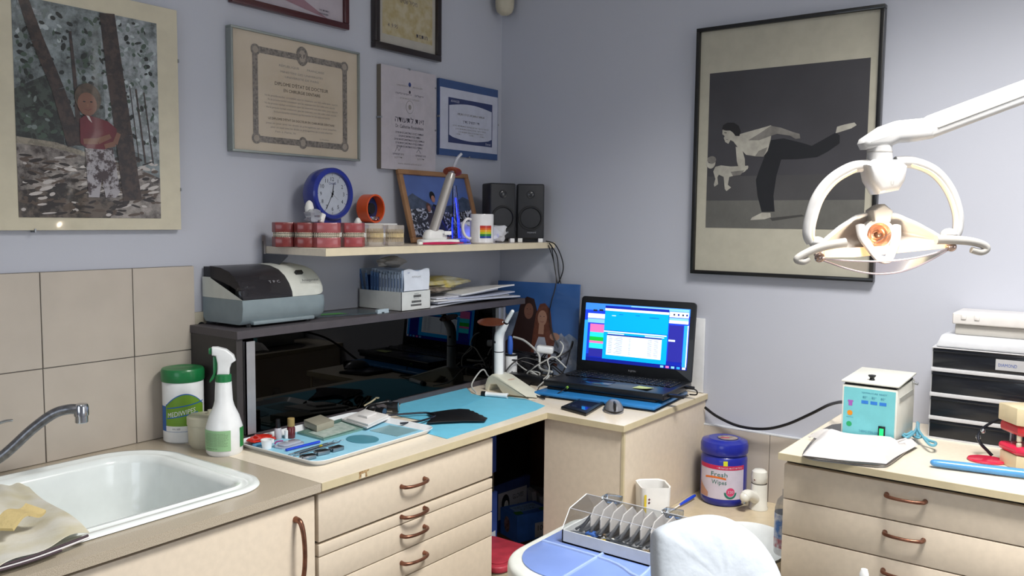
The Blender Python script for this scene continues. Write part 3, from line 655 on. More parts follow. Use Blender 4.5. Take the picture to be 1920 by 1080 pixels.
# carton with sterilisation pouches
t = thing('carton_box', 'low white carton with barcode labels on the dark cabinet', 'box', (-.728, -.19, 1.1775))
M_card = mat('white_card', '#cfd1ce', .6)
mb = MB()
for a in ((0, .128, 0, .0015, 0, .057), (0, .128, .1805, .182, 0, .057), (0, .0015, 0, .182, 0, .057), (.1265, .128, 0, .182, 0, .057), (0, .128, 0, .182, 0, .0015)): mb.bx(*a, M_card)
mb.build('tray', t)
mb = MB(frame((0, -.0004, 0), (1, 0, 0), (0, 0, 1))); rr = random.Random(2)
for (x0, x1, z0, z1) in ((.052, .085, .038, .046), (.044, .086, .022, .029), (.04, .087, .012, .018)):
    x = x0
    while x < x1: w_ = rr.uniform(.0008, .0022); mb.rect(x, z0, min(x1, x + w_ * .65), z1, M_ink, 0); x += w_
mb.text('STERILIZATION', .065, .0485, .0022, M_ink, 0).text('POUCH 2 1/4', .065, .033, .003, M_ink, 0)
mb.build('label_print', t)
M_po = mat('pouch_blue', '#4f74a6', .4, coat=.3); M_po2 = mat('pouch_pale', '#a5b4ca', .4, coat=.3); M_po3 = mat('pouch_navy', '#1f3d6e', .4, coat=.3)
for k in range(13):
    y = -.019 - .0125 * k; hh = [.118, .116, .118, .113, .118, .115, .112, .117, .121, .118, .122, .118, .128][k] - .002 * (k % 3)
    tilt = 0 if k < 11 else .12 * (k - 10)
    M = Matrix.Translation((-.665, -.19 + .182 + y + .012 - 0, 1.18)) if 0 else Matrix.Translation((-.664, -.178 + .0125 * k, 1.1797))
    mb = MB(); mm = [M_po2, M_po2, M_po2, M_po2, M_po, M_po2, M_po, M_po3, M_po, M_po, M_po3, M_po3, M_po2][k]
    mb.bx(-.052, .054, -.0012, .0012, 0, hh * .88, mm, M=Matrix.Rotation(-tilt, 4, 'X')).bx(-.052, .054, -.0010, .0010, hh * .88, hh, M_po2, M=Matrix.Rotation(-tilt, 4, 'X'))
    mb.bx(-.0535, -.052, -.0045, .0045, .03, hh * .93, M_po2 if k < 8 else M_po, M=Matrix.Rotation(-tilt, 4, 'X')).bx(-.0540, -.0535, -.0012, .0012, .065, hh * .82, M_po3, M=Matrix.Rotation(-tilt, 4, 'X'))
    o = mb.build('sterilisation_pouch'); o.location = M.translation
    tag(o, 'upright %s sterilisation pouch in the white carton, %s' % (['pale', 'pale', 'pale', 'pale', 'mid-blue', 'pale', 'mid-blue', 'navy', 'mid-blue', 'mid-blue', 'navy', 'navy', 'pale'][k], ['frontmost, behind the white packet', 'second from the white packet', 'third from the white packet', 'fourth from the white packet', 'fifth from the white packet', 'sixth from the white packet', 'in the middle of the row', 'sixth from the wall', 'fifth from the wall', 'fourth from the wall', 'third from the wall, upright', 'leaning, second from the wall', 'leaning furthest back at the wall'][k]), 'pouch', 'sterilisation pouches filed in the white carton')
# wrapped white pack in front of pouches
mb = MB(frame((-.722, -.187, 1.2355), (1, 0, 0), (0, .12, 1)))
mb.grid(lambda u, v: (.006 + .112 * u + .008 * v, .001 + .062 * v + .004 * math.sin(9 * u) * v, .002 + .0015 * math.sin(11 * u + 5 * v)), 12, 6, mat('pack_white', '#d5dae4', .35, coat=.3), th=.002)
mb.text('AUTOCLAVE', .062, .04, .005, M_inkl, .0052).text('steri', .03, .054, .004, mat('steri_blue', '#3a559a', .5), .0052)
tag(mb.build('white_packet'), 'white wrapped packet standing at the front of the white carton', 'packet')
mb = bagobj('', 0, (.05, .03, .018), 14, mat('gauze', '#a7a29d', .8))
tag(mb.build('gauze_wad', loc=(-.662, -.08, 1.318)), 'greyish gauze wad lying on top of the filed pouches', 'gauze')

# papers stack
t0 = 1.1775
pp = [(-.60, -.19, .44, .155, 3, 0), (-.57, -.195, .42, .15, -4, .007), (-.585, -.19, .40, .15, 2, .014), (-.52, -.19, .35, .14, -3, .021), (-.56, -.18, .33, .14, 5, .028), (-.45, -.19, .29, .14, 1, .034)]
pcols = ['#c9cbd0', '#b9bdca', '#d6d6d6', '#a9aec0', '#cfd1da', '#d9d9da']
for k, (x, y, w_, d_, a, z) in enumerate(pp):
    mb = MB(); mm = mat('sheet_stack_%s' % ['a', 'b', 'c', 'd', 'e', 'f'][k], pcols[k], .5)
    mb.grid(lambda u, v: (w_ * u, d_ * v, .004 + .005 * math.sin(3 * u + k) * (1 - v) + .0035 * u * (1 - v) * (2 if k == 5 else 1)), 12, 3, mm, th=.0045)
    o = mb.build('paper_stack'); o.location = (x, y, t0 + z); o.rotation_euler.z = math.radians(a * .4)
    tag(o, ['bottom wad of loose papers in the pile on the dark cabinet', 'bluish papers second from the bottom of the pile', 'white papers in the lower middle of the pile', 'grey-blue papers in the upper middle of the pile', 'pale papers second from the top of the pile', 'topmost white papers of the pile, curling past the cabinet end'][k], 'papers', 'pile of papers on the dark cabinet')
mb = bagobj('', 0, (.13, .05, .02), 21, mat('yellow_packet', '#b5a455', .4, col2='#b9b7a4', scale=25, coat=.3), amp=.22)
tag(mb.build('yellow_packet', loc=(-.46, -.09, 1.243)), 'crumpled yellowish packet on top of the pile of papers', 'packet')
mb = bagobj('', 0, (.07, .045, .01), 22, mat('brown_packet', '#8f8478', .5, col2='#5c5048', scale=35), amp=.2)
tag(mb.build('brown_packet', loc=(-.53, -.13, 1.228)), 'flat brown-grey packet beside the white carton on the papers', 'packet')
# wall socket behind the machine
o = MB().bx(-1.3, -1.262, -.008, -.0005, 1.165, 1.208, mat('aged_ivory', '#a39c8a', .5), .002).build('wall_socket'); MB().cyl((-1.279, -.009, 1.172), (-1.279, -.0075, 1.172), .01, M_black).build('socket_hole', o)
tag(o, 'small ivory wall socket just above the left end of the dark cabinet', 'socket')

# ================================================================ pictures on the left wall
M_pg = mat('picture_board', '#c3bba4', .4, coat=.75)
def strip_frame(mb, x0, x1, z0, z1, w, d, m, b=.001):
    mb.bx(x0, x1, z0, z0 + w, 0, d, m, b).bx(x0, x1, z1 - w, z1, 0, d, m, b).bx(x0, x0 + w, z0 + w, z1 - w, 0, d, m, b).bx(x1 - w, x1, z0 + w, z1 - w, 0, d, m, b)
# big photo of a child in the woods
t = thing('framed_photo', 'large frameless glass-clip photo of a child in a red shirt among trees', 'picture', (-1.335, -.001, 1.42))
A = frame((-.55, 0, 0), (1, 0, 0), (0, 0, 1)); W_, H_ = .55, .537
MB(A).bx(0, W_, 0, H_, 0, .016, M_pg, .0006, 1).build('board', t)
mb = MB(A); x0, z0, x1, z1 = .168, .028, .495, .495; z = .0165
fm = lambda n, a, b, s, lo=.45, hi=.56: mat(n, a, .4, coat=.75, col2=b, scale=s, lo=lo, hi=hi, det=12)
mb.rect(x0, z0, x1, z1, fm('photo_foliage', '#1e2422', '#8b9598', 22, .36, .66), z)
mb.poly([(x1 - .13, .2), (x1, .17), (x1, z1), (x1 - .14, z1)], fm('photo_haze', '#4b5251', '#9aa0a4', 34, .34, .6), z + .0003)
mb.poly([(x0, .3), (x0 + .07, .34), (x0 + .1, .27), (x0 + .1, .19), (x0, .19)], fm('photo_thicket', '#171c1a', '#39423c', 45), z + .0004)
mb.poly([(x0, z0), (x1, z0), (x1, .125), (x1 - .08, .155), (x1 - .16, .16), (x0 + .12, .175), (x0, .195)], fm('photo_ground', '#2c2320', '#9c948e', 18, .4, .62), z + .0006)
mb.poly([(x0, z0), (x0 + .2, z0), (x0 + .22, .06), (x0 + .1, .1), (x0, .085)], fm('photo_ground_dark', '#211b18', '#5c5148', 26), z + .0008)
mb.stroke([(x0, .193), (x0 + .08, .187), (x0 + .16, .168)], [.014, .013, .01], fm('photo_log', '#6e675b', '#8b8374', 60), z + .001)
rp = random.Random(12); gA = mat('leaf_dark', '#161c18', .45, coat=.7); gB = mat('leaf_green', '#3a4a3e', .45, coat=.7); gC = mat('leaf_light', '#a5adb0', .45, coat=.7); gD = mat('leaf_grey', '#687270', .45, coat=.7)
for k in range(420):
    u = rp.random(); v = rp.random(); X_ = x0 + .006 + u * (x1 - x0 - .012); Y_ = .2 + v * .285
    dk = (u < .35 and v < .75) or (.3 < u < .62 and v > .35)
    m_ = rp.choice([gA, gA, gB, gB, gD] if dk else [gB, gD, gC, gC, gD, gA])
    mb.disc(X_, Y_, rp.uniform(.003, .010), rp.uniform(.002, .006), m_, z + .00045 + k * 4e-7, rp.uniform(0, 3), 7)
rA = mat('rock_light', '#b3aca8', .45, coat=.7); rB = mat('rock_dark', '#1f1714', .45, coat=.7); rC = mat('rock_brown', '#4d3f35', .45, coat=.7)
for k in range(240):
    u = rp.random(); v = rp.random(); X_ = x0 + .008 + u * (x1 - x0 - .016); Y_ = z0 + .006 + v * .135
    mb.disc(X_, Y_, rp.uniform(.004, .018), rp.uniform(.0015, .0045), rp.choice([rA, rC, rB] if v > .45 else [rC, rB, rC, rB, rA]), z + .00085 + k * 4e-7, rp.uniform(-.3, .5), 8)
bark = fm('photo_bark', '#231b19', '#3f302a', 50)
mb.stroke([(x0 + .022, z1), (x0 + .05, .41), (x0 + .09, .31), (x0 + .125, .19)], [.022, .027, .028, .038], bark, z + .0012)
mb.stroke([(x0 + .12, .44), (x0 + .13, .3), (x0 + .133, .19)], [.006, .009, .014], bark, z + .0012)
for dx, w_ in ((.255, .003), (.29, .004), (.31, .003), (.24, .0025), (.275, .002)): mb.stroke([(x0 + dx - .02, .42 - dx * .3), (x0 + dx, .16)], w_, bark, z + .0012)
mb.stroke([(x0 + .205, z1), (x0 + .22, .36), (x0 + .238, .22), (x0 + .255, .07)], [.036, .04, .042, .046], bark, z + .0016)
mb.stroke([(x0 + .01, z1 - .02), (x0 + .06, z1 - .03)], [.02, .008], fm('photo_haze', '#4b5251', '#9aa0a4', 34), z + .0011)
sk = mat('child_skin', '#75503f', .4, coat=.75); red = mat('child_shirt', '#5c1822', .4, coat=.75, var=.15)
mb.poly([(x0 + .145, .185), (x0 + .21, .19), (x0 + .225, .09), (x0 + .215, .075), (x0 + .19, .075), (x0 + .182, .12), (x0 + .175, .075), (x0 + .15, .075)], fm('child_trousers', '#3a2c2e', '#9c989c', 42, .46, .53), z + .0020)
mb.poly([(x0 + .135, .195), (x0 + .135, .25), (x0 + .15, .26), (x0 + .18, .255), (x0 + .2, .25), (x0 + .22, .235), (x0 + .22, .2), (x0 + .19, .185), (x0 + .15, .185)], red, z + .0022)
mb.poly([(x0 + .148, .262), (x0 + .155, .25), (x0 + .163, .243), (x0 + .157, .257)], mat('child_collar', '#b8b2b0', .4), z + .0025)
mb.stroke([(x0 + .142, .2), (x0 + .175, .203), (x0 + .205, .217)], [.012, .014, .01], sk, z + .0026).stroke([(x0 + .225, .225), (x0 + .215, .2), (x0 + .19, .192)], [.01, .012, .01], sk, z + .0026)
mb.disc(x0 + .155, .297, .03, .034, mat('child_hair', '#4a3d30', .4, coat=.75, var=.3, scale=80), z + .0024).disc(x0 + .153, .284, .022, .026, sk, z + .0028)
mb.disc(x0 + .146, .289, .003, .0015, M_ink, z + .003).disc(x0 + .162, .29, .003, .0015, M_ink, z + .003).stroke([(x0 + .146, .272), (x0 + .154, .27), (x0 + .162, .274)], .0018, mat('lip', '#6a3a38', .5), z + .003).poly([(x0 + .152, .285), (x0 + .156, .285), (x0 + .156, .278), (x0 + .151, .278)], mat('nose_shade', '#7c5646', .5), z + .003)
mb.build('photo', t)
for u, v in ((.5505, .415), (.5505, .1), (.2, -.0005)): MB(A).box((u, v, .009), (.003, .008, .02), M_steel).build('clip', t)

# framed doctorate diploma
t = thing('framed_diploma', 'state doctorate diploma with a dark ornamental border in a thin silver frame', 'diploma', (-1.187, -.001, 1.626))
W_, H_ = .452, .325; A = frame((0, 0, 0), (1, 0, 0), (0, 0, 1))
M_sf = mat('silver_frame', '#8d9390', .4, .4)
mb = MB(A); strip_frame(mb, 0, W_, 0, H_, .006, .024, M_sf); mb.build('frame', t)
M_dp = mat('diploma_paper', '#b5a793', .5, coat=.7, col2='#bdb09e', scale=8)
mb = MB(A); mb.bx(.005, W_ - .005, .005, H_ - .005, .002, .016, M_dp); z = .0165
bd = mat('ornament_border', '#5c5753', .5, coat=.7, col2='#847c74', scale=160)
o0, o1, q0, q1, bw = .07, .405, .03, .285, .017
mb.rect(o0, q0, o1, q0 + bw, bd, z).rect(o0, q1 - bw, o1, q1, bd, z).rect(o0, q0, o0 + bw, q1, bd, z + .0002).rect(o1 - bw, q0, o1, q1, bd, z + .0002)
for cx, cy in ((o0 + .01, q0 + .01), (o1 - .01, q0 + .01), (o0 + .01, q1 - .01), (o1 - .01, q1 - .01)): mb.disc(cx, cy, .015, .015, bd, z + .0004).disc(cx, cy, .009, .009, mat('ornament_light', '#948b80', .5), z + .0006)
mb.disc((o0 + o1) / 2, q1 - .004, .021, .027, bd, z + .0005).disc((o0 + o1) / 2, q1 - .004, .012, .017, MATS['ornament_light'], z + .0008).text('R F', (o0 + o1) / 2, q1 - .01, .012, M_ink, z + .001)
mb.disc((o0 + o1) / 2, q0 + .009, .015, .017, bd, z + .0005).disc((o0 + o1) / 2, q0 + .009, .009, .01, MATS['ornament_light'], z + .0008)
cx = (o0 + o1) / 2; M_di = mat('diploma_ink', '#5b544f', .6)
mb.text('RÉPUBLIQUE        FRANÇAISE', cx, .242, .006, M_inkl, z, w=.16).text('MINISTÈRE DES UNIVERSITÉS', cx, .226, .0055, M_inkl, z, w=.15).text('UNIVERSITÉ DE PARIS', cx, .213, .0055, M_inkl, z, w=.12)
mb.text("DIPLOME D'ÉTAT DE DOCTEUR", cx, .19, .0095, M_di, z, w=.19).text('EN CHIRURGIE DENTAIRE', cx, .174, .0088, M_di, z, w=.13)
rr = random.Random(5)
for k in range(5): mb.text('Vu le procès-verbal constatant que les examens ont été subis avec succès', cx, .157 - .0105 * k, .0052, M_inkl, z, w=[.26, .24, .26, .25, .2][k])
mb.text("LE DIPLOME D'ÉTAT DE DOCTEUR EN CHIRURGIE DENTAIRE", cx, .095, .0062, M_di, z, w=.235)
for k in range(2): mb.text('pour en jouir avec les droits et prérogatives qui y sont attachés', cx, .083 - .0105 * k, .0052, M_inkl, z, w=.25 - .03 * k)
mb.text('Fait à Paris, le', cx - .06, .061, .005, M_inkl, z, w=.07).text('Le Président', cx + .08, .052, .005, M_inkl, z)
mb.build('print', t)

def paper(name, label, x0, z0, w, h, d=.012, fm_=None, fw_=.012, cat_='certificate'):
    return thing(name, label, cat_, (x0, -.001, z0)), MB(frame((0, 0, 0), (1, 0, 0), (0, 0, 1)))
# tall certificate in clip frame
t = thing('certificate', 'tall white Hebrew certificate in a frameless clip frame above the wooden photo frame', 'certificate', (-.643, -.001, 1.61))
A = frame((0, 0, 0), (1, 0, 0), (0, 0, 1)); W_, H_ = .253, .323
MB(A).bx(0, W_, 0, H_, 0, .018, mat('hardboard', '#6d6559', .6), .0006, 1).build('board', t)
mb = MB(A); mb.bx(.0, W_, .0, H_, .0185, .0195, mat('certificate_paper', '#b4aeb4', .45, coat=.7)); z = .020; cx = .128
pr = mat('certificate_print', '#4d4a56', .6)
mb.disc(cx, .275, .006, .007, mat('emblem_blue', '#30407a', .5), z).disc(cx, .251, .0045, .005, pr, z)
mb.text('UNIVERSITY  OF  JERUSALEM', cx, .266, .0048, M_inkl, z, w=.12).text('ירושלים    האוניברסיטה'[::-1], cx, .24, .006, pr, z, w=.13).text('הפקולטה לרפואת שיניים'[::-1], cx, .226, .0055, M_inkl, z, w=.09)
mb.disc(cx, .203, .018, .021, M_inkl, z).disc(cx, .203, .0165, .0195, MATS['certificate_paper'], z + .0003).disc(cx, .203, .007, .008, M_inkl, z + .0005)
mb.text('זאת לתעודה'[::-1], cx, .152, .018, pr, z, w=.135).text('Dr. Catherine Rosensheim', cx, .134, .011, pr, z, w=.13)
for k in range(5): mb.text('השתתפה בקורס והשתלמות ברפואת שיניים'[::-1], cx, .116 - .011 * k, .007, pr, z, w=[.13, .1, .14, .13, .12][k])
mb.stroke([(.06, .056), (.07, .072), (.078, .06), (.09, .078)], .0012, pr, z).stroke([(.16, .06), (.17, .07), (.18, .058)], .0012, pr, z)
for x in (.075, .18): mb.text('פרופ׳ ראש המחלקה'[::-1], x, .047, .006, pr, z, w=.05).text('דיקן'[::-1], x, .037, .005, M_inkl, z, w=.035)
mb.text('www.dental-school.ac.il', cx, .018, .006, M_inkl, z, w=.11); mb.build('print', t)
for u, v in ((.127, H_), (-.0, .16), (W_, .14), (W_, .28)): MB(A).box((u, v, .011), (.006, .006, .023), M_steel, .001, 1).build('clip', t)

# blue-banded certificate
t = thing('certificate', 'landscape white certificate with navy bands on a blue mount, nearest the corner', 'certificate', (-.362, -.001, 1.672))
W_, H_ = .325, .257
MB(A).bx(0, W_, 0, H_, 0, .012, mat('blue_mount', '#2d4a7c', .4, coat=.6), .0006, 1).build('mount', t)
mb = MB(A); wp = mat('certificate_white', '#b9bccb', .45, coat=.7); nv = mat('navy_print', '#1f2c5c', .5, coat=.7)
mb.rect(.003, .022, W_ - .003, H_ - .028, wp, .0125); z = .013; mb.rect(.045, .045, W_ - .035, H_ - .058, nv, z)
mb.poly([(.049, .072)] + [(.049 + (.237) * k / 12, .068 - .012 * math.sin(PI * k / 12)) for k in range(1, 12)] + [(.286, .072), (.286, .172)] + [(.286 - .237 * k / 12, .172 + .012 * math.sin(PI * k / 12)) for k in range(1, 12)] + [(.049, .172)], wp, z + .0004)
mb.text('ADVANCED', .058, .184, .008, wp, z + .0004, w=.045, align='L').text('Dental', .28, .05, .008, wp, z + .0004, align='R')
mb.text('תעודת השתתפות בקורס מתקדם'[::-1], .168, .143, .008, M_inkl, z + .0008, w=.15).text('ד״ר רוזנשיים קתרין'[::-1], .168, .118, .010, pr, z + .0008, w=.09)
for k in range(3): mb.text('לטיפול ביישור שיניים בשיטה מתקדמת במכון'[::-1], .168, .103 - .01 * k, .0055, M_inkl, z + .0008, w=.2 - .03 * k)
for x in (.1, .17, .23): mb.text('חתימה'[::-1], x, .075, .005, M_inkl, z + .0008, w=.025)
mb.build('print', t)
for u, v in ((.16, .001), (0, .13), (W_, .13)): MB(A).box((u, v, .008), (.006, .006, .014), M_steel, .001, 1).build('clip', t)

# top two frames (cut by the top of the picture)
t = thing('framed_certificate', 'dark red framed certificate with pink wave, at the top edge above the silver-framed diploma', 'certificate', (-1.178, -.001, 2.011))
W_, H_ = .405, .30
mb = MB(A); strip_frame(mb, 0, W_, 0, H_, .018, .02, mat('mahogany', '#3f0d12', .3, coat=.4), .002); mb.build('frame', t)
mb = MB(A); mb.bx(.015, W_ - .015, .015, H_ - .015, .002, .01, mat('certificate_ivory', '#a9a0a8', .45, coat=.7))
mb.poly([(.018, .06), (.12, .05), (.25, .03), (.33, .019), (.22, .065), (.12, .09), (.018, .1)], mat('pink_wave', '#8a6872', .5, coat=.7), .0105).text('חתימת יו״ר'[::-1], .315, .037, .006, pr, .011).text('MANAGER', .315, .028, .005, pr, .011); mb.build('print', t)
t = thing('framed_certificate', 'black-brown framed certificate on mottled yellow parchment, top right of the left wall', 'certificate', (-.668, -.001, 1.98))
W_, H_ = .306, .40
mb = MB(A); strip_frame(mb, 0, W_, 0, H_, .02, .022, mat('dark_walnut', '#1d1211', .3, coat=.4), .002); mb.build('frame', t)
mb = MB(A); mb.bx(.018, W_ - .018, .018, H_ - .018, .002, .01, mat('certificate_mat', '#aba69c', .45, coat=.7)).rect(.04, .05, W_ - .035, H_ - .04, mat('parchment', '#a39468', .5, coat=.7, col2='#b3a88c', scale=40), .0105)
mb.text('מיכאל שטיינר'[::-1], .155, .16, .014, pr, .011, w=.085).text('המכללה לרפואה'[::-1], .155, .183, .012, pr, .011, w=.09).text('4 .9.95', .085, .075, .012, pr, .011).text('חותמת'[::-1], .22, .062, .014, pr, .011); mb.build('print', t)

# sensor in the corner
c = Vector((-0.084, -0.060, 2.233))
t = thing('motion_sensor', 'cream oval motion sensor in the upper corner of the walls', 'sensor', (-.05, -.05, 2.19))
MB(Matrix.Rotation(-PI / 4, 4, 'Z')).lathe([(0, 0), (.015, .002), (.028, .012), (.034, .03), (.036, .08), (.034, .12), (.02, .135), (0, .137)], mat('sensor_cream', '#b8b09c', .4), sy=.8).build('body', t)
MB(Matrix.Rotation(-PI / 4, 4, 'Z')).bx(-.015, .015, .02, .036, .05, .08, M_white, .003).build('mount', t)


# ================================================================ beside the sink
def V2(*a): return [(q[0], q[1]) for q in a]
M_wp = mat('glossy_white_plastic', '#e6e8e8', .3, coat=.2)
# wipes tub
t = thing('wipes_tub', 'white disinfectant wipes tub with a green lid and lime label beside the tiles', 'tub', (-1.368, -.062, .9), -.72)
M_lid = mat('green_lid', '#17703c', .35, coat=.2)
MB().lathe([(0, 0), (.044, 0), (.048, .004), (.0485, .15), (.047, .152)], M_wp, seg=48).build('body', t)
MB().lathe([(.0495, .15), (.051, .153), (.051, .176), (.048, .181), (.03, .184), (.026, .1825), (0, .1825)], M_lid, seg=48).build('lid', t)
def wrap(mb, fn, r, a0, a1, z0, z1, m, nu=24, nv=1): mb.grid(lambda u, v: (r * math.cos(a0 + (a1 - a0) * u), r * math.sin(a0 + (a1 - a0) * u), (z0(u) if callable(z0) else z0) * (1 - v) + (z1(u) if callable(z1) else z1) * v), nu, nv, m)
def wraptext(mb, s, r, ac, z, h, w, m, slope=0.0):
    me, a, b = text_mesh(s); tt = bmesh.new(); tt.from_mesh(me); sc = h / .72; sx = w / (b - a)
    bmesh.ops.subdivide_edges(tt, edges=[e for e in tt.edges if abs(e.verts[0].co.x - e.verts[1].co.x) > .25], cuts=2)
    for v in tt.verts:
        x = (v.co.x - (a + b) / 2) * sx; an = ac + x / r; v.co = Vector((r * math.cos(an), r * math.sin(an), z + v.co.y * sc + x * slope))
    mb.put(tt, m, None, False)
fa = -PI / 2
mb = MB(); M_lb = mat('label_blue', '#1c5fae', .4); M_lg = mat('label_lime', '#6f9a2e', .4)
wrap(mb, 0, .0487, fa - 1.25, fa + 1.3, .030, .092, M_lb)
bump_ = lambda u: .094 + .028 * math.sin(PI * min(1, max(0, (u - .02) / .96)))
wrap(mb, 0, .0489, fa - .8, fa + 1.3, .031, lambda u: bump_(u) + .0015, M_lb)
wrap(mb, 0, .0491, fa - .78, fa + 1.3, .031, lambda u: bump_(u) - .001, M_lg)
wrap(mb, 0, .0493, fa - .78, fa + 1.3, .031, .044, M_wp)
wrap(mb, 0, .0493, fa - .7, fa + 1.3, lambda u: .086 + .014 * u, lambda u: .0885 + .014 * u, M_lb)
wrap(mb, 0, .0493, fa - .7, fa + .9, lambda u: .061 + .014 * u, lambda u: .0635 + .014 * u, M_lb)
wraptext(mb, 'MEDIWIPES', .0495, fa + .06, .0705, .0125, .068, M_wp, .18)
wraptext(mb, 'XXL SIZE', .0495, fa - .2, .0355, .004, .02, M_ink)
mb.build('label', t)
# cream jar
c = (-1.417, -0.176, 0.900)
t = thing('lidded_jar', 'small cream plastic jar with knobbed lid between the wipes tub and spray bottle', 'jar', (-1.372, -.158, .9), -.5)
M_cj = mat('cream_plastic', '#c3bea8', .4)
MB().lathe([(0, 0), (.031, 0), (.038, .012), (.0395, .055), (.0395, .062)], M_cj, seg=36).build('body', t)
MB().lathe([(.0405, .056), (.0412, .058), (.0412, .074), (.038, .077), (0, .079)], M_cj, seg=36).cyl((.014, .0, .076), (.014, 0, .088), .0085, M_cj, .0075).build('lid', t)
# spray bottle
t = thing('spray_bottle', 'white spray bottle with green collar and green instruction label at the sink corner', 'bottle', (-1.378, -.245, .9), -.72)
mb = MB(); mb.lathe([(0, 0), (.037, 0), (.0415, .006), (.0425, .05), (.0415, .064), (.034, .09), (.024, .112), (.0205, .125), (.0185, .165), (.0185, .17), (.0155, .172)], M_wp, seg=48); mb.build('body', t)
MB().lathe([(.0175, .166), (.0185, .167), (.018, .186), (.0155, .188), (0, .188)], M_lid, seg=32).build('collar', t)
mb = MB(frame((0, 0, 0), (1, 0, 0), (0, 0, 1)))
hd = [(-.0135, .187), (.0135, .187), (.0145, .2), (.019, .213), (.028, .219), (.024, .232), (.008, .246), (-.012, .252), (-.024, .252), (-.024, .233), (-.015, .231), (-.012, .214), (-.012, .2)]
mb.prism(hd[::-1], -.012, .012, M_wp, .004, 3); mb.build('spray_head', t)
mb = MB(frame((0, 0, 0), (1, 0, 0), (0, 0, 1))); mb.prism([(-.0245, .2505), (-.0245, .235), (-.031, .236), (-.031, .249)], -.007, .007, M_lid, .0015); mb.build('nozzle', t)
mb = MB(frame((0, 0, 0), (1, 0, 0), (0, 0, 1))); mb.prism([(-.014, .23), (-.012, .214), (-.0135, .2), (-.02, .178), (-.030, .168), (-.031, .173), (-.022, .19), (-.022, .23)], -.005, .005, M_lid, .0015); mb.build('trigger', t)
mb = MB(); M_gl2 = mat('label_pale_green', '#8fb98a', .45); M_gd = mat('label_deep_green', '#1f7a34', .45)
wrap(mb, 0, .0428, fa - 1.35, fa + .45, .014, .062, M_gl2, 20); wrap(mb, 0, .0429, fa + 1.05, fa + 1.6, .018, .064, M_gd, 10)
for k in range(9): wraptext(mb, 'Disinfectant cleaner for surfaces, spray and wipe off', .0431, fa - .42, .0545 - .0036 * k, .0018, [.05, .062, .06, .058, .063, .05, .06, .055, .06][k], MATS['diploma_ink'])
wraptext(mb, 'DIRECTIONS FOR USE', .0431, fa - .62, .0188, .002, .03, M_ink)
mb.build('label', t)

# ---------------------------------------------------------------- tray and what lies on it
t = thing('instrument_tray', 'white metal tray with pale blue paper on the cream worktop by the black glass', 'tray', (-1.128, -.362, .9), .02)
M_tray = mat('white_tray', '#dfe3e6', .25, coat=.3); TX, TY = .205, .150
def trayrings(mb, rows, m, r=.035):
    tt = bmesh.new(); R_ = []
    for g, z in rows: R_.append([tt.verts.new((a, b, z)) for a, b in rrect(-TX + g, -TY + g, TX - g, TY - g, max(.01, r - g), 8)])
    for A, B in zip(R_, R_[1:]):
        for k in range(len(A)): tt.faces.new((A[k], A[(k + 1) % len(A)], B[(k + 1) % len(A)], B[k]))
    tt.faces.new(R_[-1]); tt.faces.new(R_[0][::-1]); bmesh.ops.recalc_face_normals(tt, faces=tt.faces); mb.put(tt, m)
mb = MB(); trayrings(mb, [(.014, 0), (.003, .010), (.0, .0135), (.001, .0145), (.004, .0135), (.014, .0035), (.016, .003)], M_tray); mb.build('tray', t)
M_liner = mat('pale_blue_paper', '#8fc6dc', .6); MB().prism(rrect(-.186, -.131, .186, .131, .02), .0032, .0038, M_liner).build('paper_liner', t)
ZT = .904
def onT(v, z=ZT): return (v[0], v[1], z)
def pr3(name, label, cat, pts, z0, z1, m, b=0, group=None):
    cx = sum(q[0] for q in pts) / len(pts); cy = sum(q[1] for q in pts) / len(pts)
    P = [(q[0] - cx, q[1] - cy) for q in pts]
    A_ = sum(P[i][0] * P[(i + 1) % len(P)][1] - P[(i + 1) % len(P)][0] * P[i][1] for i in range(len(P)))
    if A_ < 0: P = P[::-1]
    o = MB().prism(P, 0, z1 - z0, m, b).build(name, loc=(cx, cy, z0)); return tag(o, label, cat, group)
pr3('glass_slab', 'green-tinted glass mixing slab under the beige box on the white tray', 'slab', [(-1.169, -0.250, 0.905), (-1.172, -0.355, 0.905), (-1.018, -0.350, 0.905), (-0.998, -0.225, 0.905)], ZT, ZT + .005, mat('green_glass', '#7fa89c', .12, trans=.3, coat=.5))
mb = MB(); 
pr3('mixing_pad', 'small printed paper pad on the green glass slab', 'pad', [(-1.157, -0.279, 0.910), (-1.165, -0.345, 0.910), (-1.047, -0.337, 0.910), (-1.028, -0.259, 0.910)], ZT + .0052, ZT + .0062, mat('pad_print', '#b9c4bd', .5, col2='#93a59d', scale=60))
o = pr3('beige_box', 'small grey-beige closed box near the back edge of the tray', 'box', [(-1.122, -0.220, 0.912), (-1.142, -0.294, 0.912), (-1.077, -0.285, 0.912), (-1.056, -0.208, 0.912)], ZT + .0064, ZT + .0235, mat('greige_card', '#979383', .5), .0008)
for k, (pts, z, lb) in enumerate((([(-1.021, -0.252, 0.912), (-1.039, -0.368, 0.912), (-0.916, -0.332, 0.912), (-0.903, -0.216, 0.912)], .0065, 'large white paper pad at the back of the tray'), ([(-1.023, -0.274, 0.920), (-1.036, -0.369, 0.920), (-0.927, -0.333, 0.920), (-0.918, -0.232, 0.920)], .0125, 'middle white pad of the stack on the tray'), ([(-0.992, -0.286, 0.925), (-0.995, -0.322, 0.925), (-0.944, -0.306, 0.925), (-0.938, -0.262, 0.925)], .0185, 'smallest white pad, topmost of the stack on the tray'))):
    pr3('paper_pad', lb, 'paper pad', pts, ZT + z, ZT + z + .0055, M_paper, .0006, 'stack of white pads on the tray')
